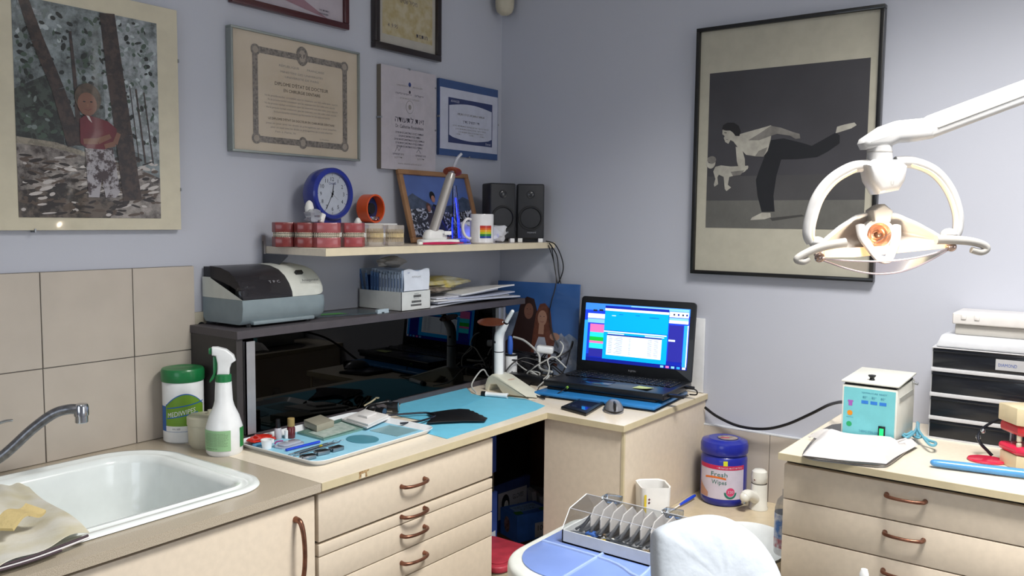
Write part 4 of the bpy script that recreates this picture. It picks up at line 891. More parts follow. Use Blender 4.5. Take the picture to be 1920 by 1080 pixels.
c = Vector((-1.102, -0.418, 0.905)); tag(MB().lathe([(0, 0), (.036, 0), (.036, .0012), (0, .0012)], mat('teal_disc', '#4f8ea0', .4, coat=.3), seg=40, sy=1.25).build('rubber_disc', loc=(c.x, c.y, ZT)), 'round blue-grey disc lying on the tray liner', 'disc')
pr3('grey_square_pad', 'thin grey-blue square sheet right of the round disc on the tray', 'sheet', [(-1.031, -0.369, 0.905), (-1.029, -0.467, 0.905), (-0.947, -0.464, 0.905), (-0.958, -0.368, 0.905)], ZT, ZT + .0009, mat('grey_blue_sheet', '#7fa5ad', .4, coat=.2))
# little bottles and cups
c = Vector((-1.235, -0.261, 0.905)); t = thing('varnish_bottle', 'small white-labelled bottle with a black cap at the left back of the tray', 'bottle', (c.x + .006, c.y + .01, ZT), 0)
MB().lathe([(0, 0), (.0085, 0), (.009, .002), (.009, .024), (.006, .028)], mat('grey_label', '#b3b3ba', .4), seg=24).build('body', t); MB().lathe([(.0062, .0265), (.0065, .028), (.0055, .05), (0, .051)], M_black, seg=20).build('cap', t)
c = Vector((-1.225, -0.274, 0.905)); tag(MB().lathe([(0, 0), (.005, 0), (.0055, .02), (.004, .0215), (0, .022)], M_wp, seg=16).build('white_vial', loc=(c.x + .012, c.y + .01, ZT)), 'tiny white vial between the black-capped and the dark red bottle', 'vial')
c = Vector((-1.211, -0.275, 0.905)); t = thing('varnish_bottle', 'small dark red bottle with a gold cap on the tray', 'bottle', (c.x + .008, c.y + .006, ZT), 0)
MB().lathe([(0, 0), (.0095, 0), (.010, .002), (.010, .026), (.0065, .031)], mat('dark_red_glass', '#5e1b20', .2, coat=.5), seg=24).build('body', t); MB().lathe([(.0085, .030), (.0088, .031), (.0088, .0495), (.008, .0505), (0, .0505)], mat('matte_gold', '#a28a55', .45), seg=24).build('cap', t)
c = Vector((-1.302, -0.303, 0.905)); t = thing('mixing_cup', 'tiny white measuring cup with a side lug on the tray, left front', 'cup', (c.x, c.y, ZT), 0)
MB().lathe([(0, 0), (.0105, 0), (.0135, .02), (.0145, .0205), (.0145, .022), (.0125, .022), (.0095, .002), (0, .002)], M_wp, seg=28).build('cup', t); MB().bx(.011, .0165, -.006, .001, .011, .021, M_wp, .001).build('lug', t)
c = Vector((-1.274, -0.245, 0.905)); mb = bagobj('', 0, (.032, .024, .009), 31, mat('red_silicone', '#c42a1c', .35, coat=.3), amp=.25); tag(mb.build('red_putty', loc=(c.x, c.y, ZT + .0085)), 'flat bright red piece of silicone behind the tiny white cup', 'putty')
c = Vector((-1.250, -0.322, 0.905))
t = thing('clear_dish', 'clear oval plastic dish on the tray in front of the small bottles', 'dish', (c.x, c.y, ZT), .1)
MB().prism(rrect(-.038, -.022, .034, .02, .014), 0, .0035, mat('translucent_dish', '#c6cede', .15, trans=.3, coat=.5)).prism(rrect(-.03, -.016, .028, .015, .010), .0035, .009, mat('translucent_dish', '#c6cede', .15), .002).build('dish', t); MB().tube([(-.036, .012, .010), (-.024, .018, .0115), (-.01, .012, .0115)], .002, mat('magenta_lug', '#8c3a78', .4), 8).build('handle', t)
c = Vector((-1.318, -0.297, 0.905)); tag(MB().box((0, 0, .003), (.03, .014, .006), mat('blue_wad', '#4f93ba', .5), .002).build('blue_pad', loc=(c.x + .02, c.y + .03, ZT)), 'small folded blue pad under the white cup edge', 'pad')
# instruments
def instr(name, label, a, b, r, m, tips=True, group=None, fl=.7):
    a = Vector(a); b = Vector(b); a.z = b.z = 0; mid = (a + b) / 2; d = (b - a) / 2
    t = thing(name, label, 'instrument', (mid.x, mid.y, ZT + r * fl + .0006), 0, group)
    mb = MB(); mb.tube([tuple(-d * .62), tuple(-d * .3), tuple(d * .3), tuple(d * .62)], lambda q: r, m, 12, flat=fl); mb.build('handle', t)
    if tips:
        n = Vector((-d.y, d.x, 0)).normalized() * .006
        for s in (-1, 1): MB().tube([tuple(d * .62 * s), tuple(d * .82 * s), tuple(d * .93 * s + n * s), tuple(d * s)], lambda q: r * (.55 - .4 * q), M_chrome, 8).build('tip', t)
    return t
instr('blue_scaler', 'bright blue plastic instrument across the front of the tray', (-1.320, -0.358, 0.907), (-1.162, -0.363, 0.907), .0042, mat('vivid_blue', '#1c44c8', .3, coat=.3), False)
instr('dental_probe', 'steel probe next to the blue plastic instrument', (-1.325, -0.395, 0.907), (-1.157, -0.386, 0.907), .003, M_steel, True, 'steel hand instruments on the tray')
o = instr('dental_probe', 'steel instrument with a yellow band, nearest the matrix clamps', (-1.327, -0.413, 0.907), (-1.143, -0.396, 0.907), .0032, M_chrome, True, 'steel hand instruments on the tray')
MB().cyl((.018, .009, 0), (.021, .0105, 0), .0036, mat('yellow_band', '#c9b52a', .4)).build('colour_band', o)
for k, (p_, lb) in enumerate((((-1.300, -0.449, 0.905), 'leftmost of the small steel blocks at the tray front edge'), ((-1.254, -0.443, 0.905), 'middle small steel block at the tray front edge'), ((-1.212, -0.445, 0.905), 'rightmost, flatter steel block at the tray front'))):
    mb = MB(); mb.bx(-.016, .016, -.010, .010, .008, .010, M_steel, .0006).bx(-.016, .016, -.010, -.008, .001, .010, M_steel, .0006).bx(-.016, .016, .008, .010, .001, .010, M_steel, .0006).bx(-.02, -.016, -.006, .006, .006, .0085, M_chrome, .0006)
    o = mb.build('steel_block', loc=(p_[0], p_[1], ZT)); o.rotation_euler.z = -.25 + .1 * k; o.scale = (1, 1, 1); tag(o, lb, 'steel block', 'small steel blocks on the tray')

# ---------------------------------------------------------------- blue paper sheets, optics, black wedge
def sheet(name, label, pts, z, m, th=.0006, cat='paper sheet'):
    return pr3(name, label, cat, pts, z, z + th, m)
M_bs = mat('sky_blue_paper', '#63b4d0', .6, var=.03); M_bs2 = mat('sky_blue_paper_b', '#6abbd6', .6, var=.03)
sheet('blue_sheet', 'sky blue paper sheet reaching back to the dark cabinet foot', [(-0.857, -0.297, 0.902), (-0.719, -0.180, 0.902), (-0.395, -0.156, 0.902), (-0.493, -0.269, 0.902), (-0.503, -0.333, 0.902), (-0.856, -0.409, 0.902)], .9016, M_bs)
sheet('blue_sheet', 'sky blue paper sheet hanging to the worktop front edge', [(-0.510, -0.274, 0.902), (-0.459, -0.362, 0.902), (-0.443, -0.444, 0.902), (-0.485, -0.547, 0.902), (-0.548, -0.560, 0.902), (-0.957, -0.570, 0.902), (-0.949, -0.505, 0.902), (-0.936, -0.405, 0.902)], .9005, M_bs2)
# loupes
c = Vector((-0.877, -0.262, 0.905)); t = thing('dental_loupes', 'black magnifying loupes lying on the blue paper behind the tray', 'loupes', (c.x + .02, c.y + .01, .9022), -.5)
def barrel(mb, c_, d_, r1, r2, L_):
    c_ = Vector(c_); d_ = Vector(d_).normalized(); mb.cyl(c_, c_ + d_ * L_ * .55, r1, M_black, r1 * 1.02, 24).cyl(c_ + d_ * L_ * .5, c_ + d_ * L_, r2, M_blackr, r2 * 1.03, 24).cyl(c_ + d_ * L_ * .99, c_ + d_ * L_ * 1.005, r2 * .8, mat('lens', '#34405a', .05, coat=1), seg=24)
mb = MB(); barrel(mb, (.005, .0, .016), (1, -.5, .05), .010, .0145, .032); mb.build('eyepiece', t)
mb = MB(); barrel(mb, (-.03, -.018, .014), (.7, -.9, -.05), .009, .012, .026); mb.build('eyepiece', t)
mb = MB(); mb.tube([(-.06, .012, .006), (-.045, .02, .02), (-.02, .014, .026), (.01, .016, .028), (.03, .02, .022)], .0045, M_black, 10).ball((.012, .02, .026), (.011, .009, .009), M_black).ball((-.035, .012, .015), (.014, .01, .009), M_blackr); mb.build('bridge', t)
mb = MB(); mb.tube([(-.055, .025, .02), (-.035, .03, .028), (-.02, .034, .036)], .0025, mat('ivory_link', '#a59c80', .4), 8).lathe([(.003, -.001), (.006, -.001), (.006, .001), (.003, .001), (.003, -.001)], mat('ivory_link', '#a59c80', .4), (-.014, .035, .038), 16); mb.build('adjuster', t)['label'] = 'ivory coloured adjusting link'
# black wedge with forked handles
zW = .906
o = pr3('black_shield', 'black forked plastic piece with a serrated right edge on the blue paper', 'dental tool', [(-0.823, -0.403, 0.910), (-0.806, -0.363, 0.910), (-0.738, -0.383, 0.910), (-0.706, -0.400, 0.910), (-0.694, -0.426, 0.910), (-0.707, -0.442, 0.910), (-0.702, -0.448, 0.910), (-0.714, -0.464, 0.910), (-0.715, -0.474, 0.910), (-0.727, -0.490, 0.910), (-0.727, -0.501, 0.910), (-0.739, -0.517, 0.910), (-0.743, -0.531, 0.910), (-0.772, -0.545, 0.910), (-0.808, -0.501, 0.910), (-0.853, -0.464, 0.910), (-0.889, -0.439, 0.910)], zW, zW + .004, M_blackr, .0012)
mb = MB(Matrix.Translation(-o.location)); mb.tube([(-0.902, -0.304, 0.911), (-0.856, -0.329, 0.911), (-0.809, -0.366, 0.911), (-0.818, -0.406, 0.911), (-0.865, -0.417, 0.911), (-0.906, -0.416, 0.911), (-0.945, -0.395, 0.911)], .0028, mat('dark_chrome', '#3a3c44', .25, .8), 8); mb.build('forked_handle', o)

# ---------------------------------------------------------------- curing light on the worktop
M_or3 = mat('amber_shield', '#7a3208', .15, trans=.5, coat=.4, alpha=.85)
t = thing('curing_light', 'white cordless curing light with orange shield on a sloping white base on the worktop', 'curing light', (-.385, -.295, .9), math.radians(-97))
mb = MB(frame((0, 0, 0), (1, 0, 0), (0, 0, 1)))
mb.prism([(-.03, 0), (-.018, 0), (-.006, .022), (.022, .026), (.05, .0), (.165, .0), (.165, .004), (.03, .052), (.0, .056), (-.02, .042), (-.03, .02)], -.034, .034, mat('ivory_base', '#d6d5c3', .35, coat=.2), .004, 3); mb.build('charging_base', t)
MB(frame((.055, .0, .045), (0, 1, 0), (1, 0, -.38))).text('woodpecker', 0, 0, .006, mat('orange_text', '#c0592f', .5), .0015, w=.03).build('logo', t)
hp = [(.0, 0, .05), (-.001, 0, .12), (.0, 0, .178), (.016, 0, .205), (.028, 0, .222)]
mb = MB(); mb.tube(hp, lambda q: .0155 - .0045 * max(0, q - .55) / .45, M_wp, 24); mb.build('handpiece', t)
MB().lathe([(.0158, 0), (.0162, .0015), (.0158, .003)], M_ink, (-.001, 0, .125), 24).build('band', t); MB().ball((-.004, -.0155, .158), (.0035, .002, .004), M_black).build('button', t)
d = Vector((.75, 0, 1)).normalized(); s0 = Vector(hp[-1])
mb = MB(); mb.cyl(s0 - d * .004, s0 + d * .006, .009, M_black).tube([s0, s0 + d * .02, s0 + d * .04, s0 + d * .05], lambda q: .0072 - .001 * q, M_wp, 14).ball(s0 + d * .05, .0062, M_wp); mb.build('light_guide', t)
T = Matrix.Translation(s0 + d * .002) @ Matrix.Rotation(.06, 4, 'Y')
T = Matrix.Translation(s0 + d * .002) @ Matrix.Rotation(.33, 4, Vector((.8, .6, 0)))
MB(T).prism([(-.037 + .046 * math.cos(a) * .8 - .03 * math.sin(a) * .6, -.028 + .046 * math.cos(a) * .6 + .03 * math.sin(a) * .8) for a in [2 * PI * k / 28 for k in range(28)]], 0, .002, M_or3).build('shield', t)
# small screwdriver-like instrument
a = Vector((-0.498, -0.314, 0.907)); b = Vector((-0.445, -0.492, 0.904)); d = b - a
t = thing('screwdriver', 'small screwdriver with white handle and dark collar at the foot of the curing light', 'screwdriver', (a.x, a.y, .909), 0); d.z = 0
MB().cyl((0, 0, 0), tuple(d * .08), .008, M_black, .0085).build('collar', t)
MB().tube([tuple(d * .08), tuple(d * .14), tuple(d * .4), tuple(d * .47)], lambda q: .0082 - .0016 * math.sin(PI * min(1, q * 1.2)), M_wp, 14).build('handle', t)
MB().tube([tuple(d * .47), tuple(d * .7), tuple(d * .98)], lambda q: .0034 - .002 * q, mat('bronze_shaft', '#6a5b45', .35, .6), 10).build('shaft', t)
# pen cup behind
c = Vector((-0.295, -0.275, 0.900)); t = thing('pen_cup', 'narrow white cup with a dark rim standing behind the curing light', 'cup', (c.x + .09, c.y + .065, .9), 0)
MB().lathe([(0, 0), (.021, 0), (.022, .085), (.0205, .088), (.02, .01), (0, .008)], M_wp, seg=28).build('cup', t); MB().lathe([(.0225, .083), (.023, .085), (.0225, .09), (.02, .09)], M_black, seg=28).build('rim', t)
x, y = t.location.x, t.location.y
t = thing('blue_pen', 'blue toothbrush-like handle standing in the narrow white cup', 'pen', (x, y, .912), 0)
MB().tube([(.008, 0, 0), (-.002, 0, .06), (-.006, 0, .08)], .003, M_wp, 8).build('stem', t); MB().tube([(-.005, 0, .07), (-.006, 0, .09), (-.006, 0, .12), (-.008, 0, .14)], lambda q: .006 + .004 * math.sin(PI * q), mat('royal_blue', '#3563c0', .35, coat=.3), 12).build('grip', t)

# ---------------------------------------------------------------- poster of two girls in the corner
t = thing('photo_poster', 'blue unframed photo print of two long-haired women, leaning in the corner', 'poster', (-.055, -.035, .905), 0)
F = Matrix.Translation((-.038, -.014, 0)) @ frame((0, 0, 0), (.04, -.33, 0), (.025, 0, .33)); F = F
W_, H_ = .335, .325
mb = MB(F); mb.bx(0, W_, 0, H_, -.002, 0, mat('poster_sky', '#2f568f', .4, coat=.4, var=.12, scale=9)); z = .0006
mb.poly([(.0, .0), (W_, 0), (W_, .13), (.3, .15), (.26, .12), (.2, .2), (.1, .22), (.05, .2), (0, .24)], mat('poster_snow', '#56657e', .5, col2='#7e8a9d', scale=30, coat=.4), z)
hair1 = mat('poster_hair_dark', '#2b1a19', .5, coat=.4); hair2 = mat('poster_hair_red', '#5b3326', .5, coat=.4, var=.2, scale=80); sk2 = mat('poster_skin', '#94705f', .45, coat=.4); sk1 = mat('poster_skin_dim', '#6e4c40', .45, coat=.4)
mb.poly([(.02, .0), (.02, .08), (.07, .13), (.09, .2), (.10, .25), (.125, .272), (.155, .265), (.17, .22), (.165, .15), (.17, .08), (.175, 0)], hair1, z + .0004)
mb.disc(.135, .22, .019, .029, sk1, z + .0008)
mb.poly([(.15, .05), (.155, .13), (.165, .21), (.18, .248), (.2, .252), (.222, .23), (.232, .17), (.25, .1), (.26, .03), (.21, .05)], hair2, z + .001)
mb.poly([(.165, .02), (.165, .09), (.18, .13), (.205, .13), (.22, .08), (.222, .02)], mat('poster_white_shirt', '#969aa8', .5, coat=.4), z + .0014)
mb.poly([(.178, .14), (.2, .14), (.2, .175), (.18, .175)], sk2, z + .0015).disc(.192, .198, .0185, .028, sk2, z + .0018)
mb.poly([(.225, .04), (.25, .13), (.27, .15), (.30, .12), (.32, .04)], mat('poster_white_coat', '#8c93a3', .5, coat=.4, col2='#5d6270', scale=60), z + .0012).disc(.245, .135, .02, .014, sk2, z + .002)
for cx, cy, s_ in ((.192, .198, 1), (.136, .222, .9)):
    mb.disc(cx - .007 * s_, cy + .006, .0024, .0012, M_ink, z + .0022).disc(cx + .007 * s_, cy + .006, .0024, .0012, M_ink, z + .0022).stroke([(cx - .007, cy - .012), (cx, cy - .0145), (cx + .007, cy - .012)], .0018, mat('lip', '#6a3a38', .5), z + .0022)
mb.build('print', t)

# ---------------------------------------------------------------- cables, adapters
def cable(name, label, pts, r, m, cat='cable', group=None, seg=7, n=7):
    P = [Vector(q) for q in pts]; o0 = P[0]
    o = MB().tube([tuple(q - o0) for q in P], r, m, seg, n).build(name, loc=tuple(o0)); return tag(o, label, cat, group)
M_cb = mat('black_cable', '#0e0e12', .4); M_cw = mat('white_cable', '#b9bab6', .45)
cable('speaker_cable', 'outermost black cable looping down from the speaker end of the shelf', [(-0.060, -0.252, 1.379), (-0.030, -0.269, 1.368), (-0.020, -0.290, 1.326), (-0.020, -0.300, 1.279), (-0.020, -0.278, 1.221), (-0.020, -0.265, 1.172), (-0.030, -0.289, 1.097), (-0.050, -0.288, 1.022), (-0.080, -0.263, 0.966)], .0022, M_cb, group='black cables hanging from the shelf')
cable('speaker_cable', 'black cable hanging straight from the shelf to the right of the poster', [(-0.050, -0.259, 1.372), (-0.020, -0.272, 1.326), (-0.020, -0.282, 1.259), (-0.020, -0.306, 1.174), (-0.020, -0.326, 1.099), (-0.030, -0.336, 1.025), (-0.050, -0.335, 0.951)], .0020, M_cb, group='black cables hanging from the shelf')
cable('speaker_cable', 'thin black cable slanting from the shelf towards the laptop lid', [(-0.040, -0.262, 1.364), (-0.020, -0.263, 1.287), (-0.020, -0.283, 1.211), (-0.020, -0.335, 1.119), (-0.020, -0.363, 1.055), (-0.040, -0.363, 0.990)], .0018, M_cb, group='black cables hanging from the shelf')
cable('speaker_cable', 'black cable curling left over the blue poster', [(-0.050, -0.255, 1.364), (-0.025, -0.262, 1.306), (-0.040, -0.284, 1.232), (-0.060, -0.279, 1.166), (-0.060, -0.270, 1.118), (-0.060, -0.285, 1.052), (-0.060, -0.313, 1.007)], .0018, M_cb, group='black cables hanging from the shelf')
rr = random.Random(11)
wl = [[(-0.488, -0.285, 0.905), (-0.456, -0.239, 0.920), (-0.410, -0.230, 0.951), (-0.382, -0.230, 0.959), (-0.372, -0.240, 0.939), (-0.343, -0.240, 0.926), (-0.174, -0.180, 0.896)],
      [(-0.170, -0.192, 1.042), (-0.160, -0.238, 1.030), (-0.160, -0.296, 0.989), (-0.180, -0.315, 0.947), (-0.200, -0.379, 0.944)],
      [(-0.200, -0.210, 0.970), (-0.190, -0.261, 0.936), (-0.190, -0.318, 0.919), (-0.200, -0.347, 0.913)],
      [(-0.200, -0.246, 0.901), (-0.200, -0.302, 0.948), (-0.180, -0.354, 0.984), (-0.170, -0.386, 0.994), (-0.150, -0.390, 1.025), (-0.140, -0.370, 1.040)],
      [(-0.220, -0.283, 0.917), (-0.220, -0.298, 0.939), (-0.220, -0.321, 0.935), (-0.220, -0.356, 0.917)],
      [(-0.250, -0.349, 0.910), (-0.230, -0.378, 0.932), (-0.220, -0.381, 0.960), (-0.200, -0.361, 0.982), (-0.180, -0.375, 0.990), (-0.170, -0.417, 0.957)],
      [(-0.280, -0.359, 0.889), (-0.270, -0.378, 0.909), (-0.250, -0.389, 0.926), (-0.230, -0.388, 0.937)],
      [(-0.200, -0.269, 0.911), (-0.200, -0.302, 0.904), (-0.200, -0.329, 0.933), (-0.200, -0.280, 0.936)]]
wlab = ['white cable looping up beside the right end of the black glass', 'thick white cable arching over the tangle under the poster', 'white cable crossing the tangle towards the laptop', 'white charger cable rising to the white adapter', 'short white cable forked in the middle of the tangle', 'white cable with a tall loop left of the laptop', 'white cable end by the laptop corner', 'flat white loop at the bottom of the cable tangle']
for k, pts in enumerate(wl): cable('white_cable', wlab[k], pts, .0024 if k != 1 else .004, M_cw, group='white cables tangled in the corner')
bl_ = [[(-.10, -.16, .99), (-.16, -.22, .93), (-.2, -.3, .91), (-.28, -.34, .905)], [(-.09, -.28, 1.0), (-.14, -.2, .95), (-.12, -.12, .93), (-.2, -.2, .905)], [(-.13, -.10, .98), (-.15, -.2, .99), (-.12, -.3, .96), (-.16, -.36, .91)], [(-.2, -.14, .93), (-.22, -.22, .97), (-.18, -.3, .95), (-.2, -.34, .905)], [(-.17, -.2, .91), (-.14, -.27, .955), (-.19, -.31, .96), (-.22, -.25, .915), (-.18, -.2, .91)], [(-.1, -.32, .97), (-.06, -.36, 1.0), (-.07, -.375, 1.03), (-.1, -.36, .93), (-.14, -.33, .91)],
       [(-.32, -.33, .905), (-.36, -.37, .91), (-.40, -.46, .904), (-.42, -.50, .905)], [(-.25, -.25, .905), (-.2, -.22, .94), (-.13, -.26, .97), (-.1, -.33, .96)], [(-.28, -.22, .91), (-.24, -.24, .96), (-.2, -.27, .98), (-.14, -.33, .95), (-.1, -.36, .91)]]
for k, pts in enumerate(bl_): cable('black_cable', ['black cable coming off the poster foot', 'black cable curving behind the white adapter', 'black cable running along the wall under the poster', 'black cable arching over the tangle', 'small black cable coil in the tangle', 'black cable looping up beside the laptop lid', 'black cable running to the blue pad edge', 'black cable sagging between the power strip and adapter', 'black cable crossing above the white cup'][k], pts, .0026, M_cb, group='black cables tangled in the corner')
rr = random.Random(21)
wp_ = ['leftmost', 'left', 'middle left', 'middle', 'middle right', 'right', 'rightmost', 'lowest']
for k in range(8):
    cx_ = -.20 + .018 * k; cy_ = -.17 - .022 * k; r_ = rr.uniform(.022, .038); z_ = rr.uniform(.925, .985); ph = rr.uniform(0, 6)
    pts = [(cx_ + r_ * math.cos(ph + a) * .8, cy_ + r_ * math.sin(ph + a), z_ + .02 * math.sin(a * 1.3 + k)) for a in [j * .9 for j in range(9)]]
    cable('black_cable', 'small black cable coil in the corner tangle, %s of its row' % wp_[k], pts, .0023, M_cb, group='black cables tangled in the corner')
c = Vector((-0.130, -0.302, 1.004)); o = MB().box((0, 0, 0), (.05, .06, .026), M_wp, .008, 3).build('white_adapter', loc=(c.x, c.y, c.z)); o.rotation_euler = (.1, .05, .5); tag(o, 'rounded white plug adapter on top of the cable tangle', 'adapter')
o = MB().bx(-.03, .03, -.05, .05, 0, .085, mat('dark_blue_pack', '#15161c', .5), .01).build('power_brick', loc=(-.135, -.2, .9005)); tag(o, 'black power brick buried in the cables under the poster', 'power brick')
o = MB().bx(-.02, .02, -.07, .07, 0, .03, M_black, .006).build('power_brick', loc=(-.235, -.30, .9005)); tag(o, 'flat black power brick lying by the laptop corner', 'power brick')
o = MB().bx(-.012, 0, -.06, .06, -.045, .045, mat('socket_plate', '#a7a393', .5), .003).bx(-.014, -.011, -.002, .002, -.04, .04, M_ink).build('wall_socket', loc=(-.001, -.16, 1.0)); tag(o, 'beige double wall socket low on the right wall behind the poster', 'socket')

# ---------------------------------------------------------------- laptop on its cooler
t = thing('laptop_stand', 'bright blue slab with a black edge lying under the laptop', 'stand', (-.21, -.62, .9), math.radians(5))
MB().bx(-.165, .12, -.21, .2, 0, .004, M_black, .0015).build('base', t); MB().bx(-.163, .118, -.207, .197, .0042, .0155, mat('cyan_blue_plastic', '#2a77b8', .35, coat=.2), .004, 3).build('blue_pad', t); MB().bx(-.11, .11, -.19, .18, .0156, .0245, M_black, .003).build('support', t)
LW, LD = .408, .238
t = thing('laptop', 'black laptop open at a blue appointment program on the corner worktop', 'laptop', (-.086, -.622, .9252), math.radians(5 - 90))
M_lp = mat('laptop_black', '#101216', .35, coat=.1); M_key = mat('key_black', '#08090b', .3, coat=.2)
# local: x to the right along the hinge, -y towards the user
MB().bx(-LW / 2, LW / 2, -LD, 0, 0, .020, M_lp, .004, 3).build('base', t)
mb = MB(); rows = [(15, 0, .007)] + [(15, 0, .0165)] * 5
yk = -.035
for r_ in range(6):
    h_ = .010 if r_ == 0 else .0165
    n_ = 19; wk = (LW - .04) / n_; xx = -LW / 2 + .02
    k = 0
    while k < n_:
        s_ = 5 if (r_ == 5 and k == 4) else (2 if (r_, k) in ((2, 13), (3, 0), (4, 0), (4, 12)) else 1)
        mb.box((xx + wk * s_ / 2, yk - h_ / 2, .0215), (wk * s_ - .0025, h_ - .0028, .003), M_key, .0008, 1)
        mb.text('QWERTYUIOPASDFGHJKLZXCVBNM1234567890'[(r_ * 7 + k) % 36], xx + wk * s_ / 2 - .003, yk - h_ * .6, .0035, mat('key_white', '#9c9ca2', .5), .0232)
        xx += wk * s_; k += s_
    yk -= h_
mb.build('keyboard', t)
MB().bx(-.09, .01, -.21, -.15, .0195, .0208, mat('touchpad', '#17182e', .25, coat=.3), .0006).build('touchpad', t)
lean = math.radians(7)
FL = Matrix.Translation((0, -.002, .018)) @ Matrix.Rotation(-lean, 4, 'X') @ frame((0, 0, 0), (1, 0, 0), (0, 0, 1))
SW, SH = LW, .254
mb = MB(FL); mb.prism(rrect(-SW / 2, 0, SW / 2, SH, [.012, .012, .003, .003]), -.007, .003, M_lp, .0015); mb.build('lid', t)
def em(n, h, e=1.0): return mat('screen_' + n, h, .4, emit=e * .82, var=0, spec=.1)
mb = MB(FL); S0, S1, T0, T1 = -SW / 2 + .018, SW / 2 - .018, .036, SH - .022; z = .0036; w_, h_ = S1 - S0, T1 - T0
def sr(a, b, c_, d_, m, k=0): mb.rect(S0 + a * w_, T0 + b * h_, S0 + c_ * w_, T0 + d_ * h_, m, z + .0002 * k)
sr(0, 0, 1, 1, em('blue', '#1d3fd0'), 0); sr(0, .88, 1, 1, em('azure', '#3d86e8'), 1); sr(0, .06, 1, .12, em('deep', '#1826a0'), 1); sr(0, 0, 1, .06, em('navy', '#131f86'), 1)
sr(.03, .74, .2, .82, em('white', '#dfe9ff', 1.1), 2); sr(.03, .66, .2, .73, em('lightblue', '#7fc0ee'), 2); sr(.08, .86, .12, .89, em('darkgrey', '#2a2f3a', .5), 2); sr(.14, .87, .18, .9, em('darkgrey', '#2a2f3a'), 2)
sr(.0, .0, .035, .7, em('cyanblue', '#2f9df2'), 2)
sr(.06, .5, .2, .64, em('pink', '#e06fb0'), 3); sr(.06, .42, .2, .5, em('cyan', '#2bd6e6'), 3); sr(.06, .35, .2, .42, em('green', '#18b83e'), 3); sr(.06, .31, .2, .35, em('pink', '#e06fb0'), 3); sr(.06, .22, .2, .31, em('cyan', '#2bd6e6'), 3); sr(.06, .08, .2, .22, em('indigo', '#2c2c92'), 3)
sr(.2, .06, .81, .92, em('window', '#0aa0ea', 1.05), 4); sr(.2, .885, .81, .925, em('white', '#dfe9ff'), 5); sr(.2, .925, .81, .97, em('deep', '#1826a0'), 5); sr(.2, .545, .81, .552, em('navy', '#131f86'), 5); sr(.2, .52, .8, .54, em('white', '#dfe9ff'), 5)
sr(.235, .13, .76, .48, em('sheet', '#dce8f6', 1.1), 6); sr(.235, .465, .76, .485, em('navy', '#131f86'), 7); sr(.235, .145, .76, .155, em('peach', '#f0cfc8'), 7)
for k in range(12):
    for a, b in ((.25, .29), (.31 + .01 * (k % 3), .39), (.45, .47), (.63, .67), (.69, .73)): sr(a, .17 + .024 * k, b, .177 + .024 * k, em('greytext', '#8f9bb0', .6), 7)
sr(.24, .49, .4, .505, em('white', '#dfe9ff'), 6); sr(.6, .49, .78, .505, em('white', '#dfe9ff'), 6); sr(.27, .8, .31, .81, em('white', '#dfe9ff'), 6); sr(.34, .83, .38, .836, em('navy', '#131f86'), 6); sr(.5, .83, .54, .836, em('navy', '#131f86'), 6); sr(.63, .81, .72, .817, em('navy', '#131f86'), 6)
sr(.815, .85, .99, .94, em('white', '#dfe9ff'), 4); sr(.815, .75, .99, .8, em('white', '#dfe9ff'), 4); sr(.815, .8, .99, .84, em('lightblue', '#7fc0ee'), 4); sr(.45, .95, .99, .99, em('lightblue', '#7fc0ee'), 4)
for q, n_ in ((.85, 'darkgrey'), (.89, 'navy'), (.93, 'darkgrey'), (.965, 'navy')): sr(q, .88, q + .015, .91, em(n_, '#2a2f3a'), 5)
sr(.82, .12, .95, .72, em('indigo', '#2c2c92'), 4); sr(.955, .05, .985, .73, em('cyanblue', '#2f9df2'), 4); sr(.985, .05, .995, .73, em('white', '#dfe9ff'), 4); sr(.82, .45, .88, .48, em('white', '#dfe9ff'), 5)
for k, n_ in enumerate(('lightblue', 'pink', 'lightblue', 'cyanblue', 'white')): sr(.76 + .05 * k, .01, .79 + .05 * k, .045, em(n_, '#7fc0ee'), 3)
mb.build('screen', t)
MB(FL).text('FUJITSU', 0, .013, .006, mat('logo_silver', '#a8aab0', .3, .5), .0035, w=.026).build('logo', t)
for x in (-.14, .14): MB().cyl((x - .02, -.001, .018), (x + .02, -.001, .018), .006, M_lp).build('hinge', t)
# sticky note, usb stick, plug
c = Vector((-0.254, -0.795, 0.948)); o = MB().grid(lambda u, v: (-.026 + .052 * u, -.02 + .04 * v, .0006 + .004 * (1 - v) * u * u), 6, 4, mat('yellow_green_note', '#c3d08c', .6), th=.0004).build('sticky_note', loc=(-.262, -.755, .9462)); o.rotation_euler.z = math.radians(5 - 90 - 8); tag(o, 'pale yellow-green sticky note stuck on the right palm rest of the laptop', 'sticky note')
o = MB().box((0, 0, 0), (.058, .02, .009), M_black, .002).build('usb_modem', loc=(-.262, -.862, .936)); o.rotation_euler.z = math.radians(-85); tag(o, 'black usb stick sticking out of the right side of the laptop', 'usb stick')
o = MB().box((0, 0, 0), (.03, .014, .010), M_black, .003).tube([(.01, 0, -.002), (.022, .002, -.008), (.018, .012, -.022), (-.01, .03, -.028)], .0022, M_cb, 8).build('laptop_plug', loc=(-.125, -.845, .938)); o.rotation_euler.z = math.radians(-85); tag(o, 'black cable plug in the laptop side near the screen hinge', 'plug')
# white slab (router) standing behind the laptop
o = MB().bx(-.010, -.001, -.838, -.60, .901, 1.143, mat('white_slab', '#d0d1d2', .5), .003).build('white_board'); tag(o, 'upright white board against the wall behind the laptop, its edge showing on the right', 'board')
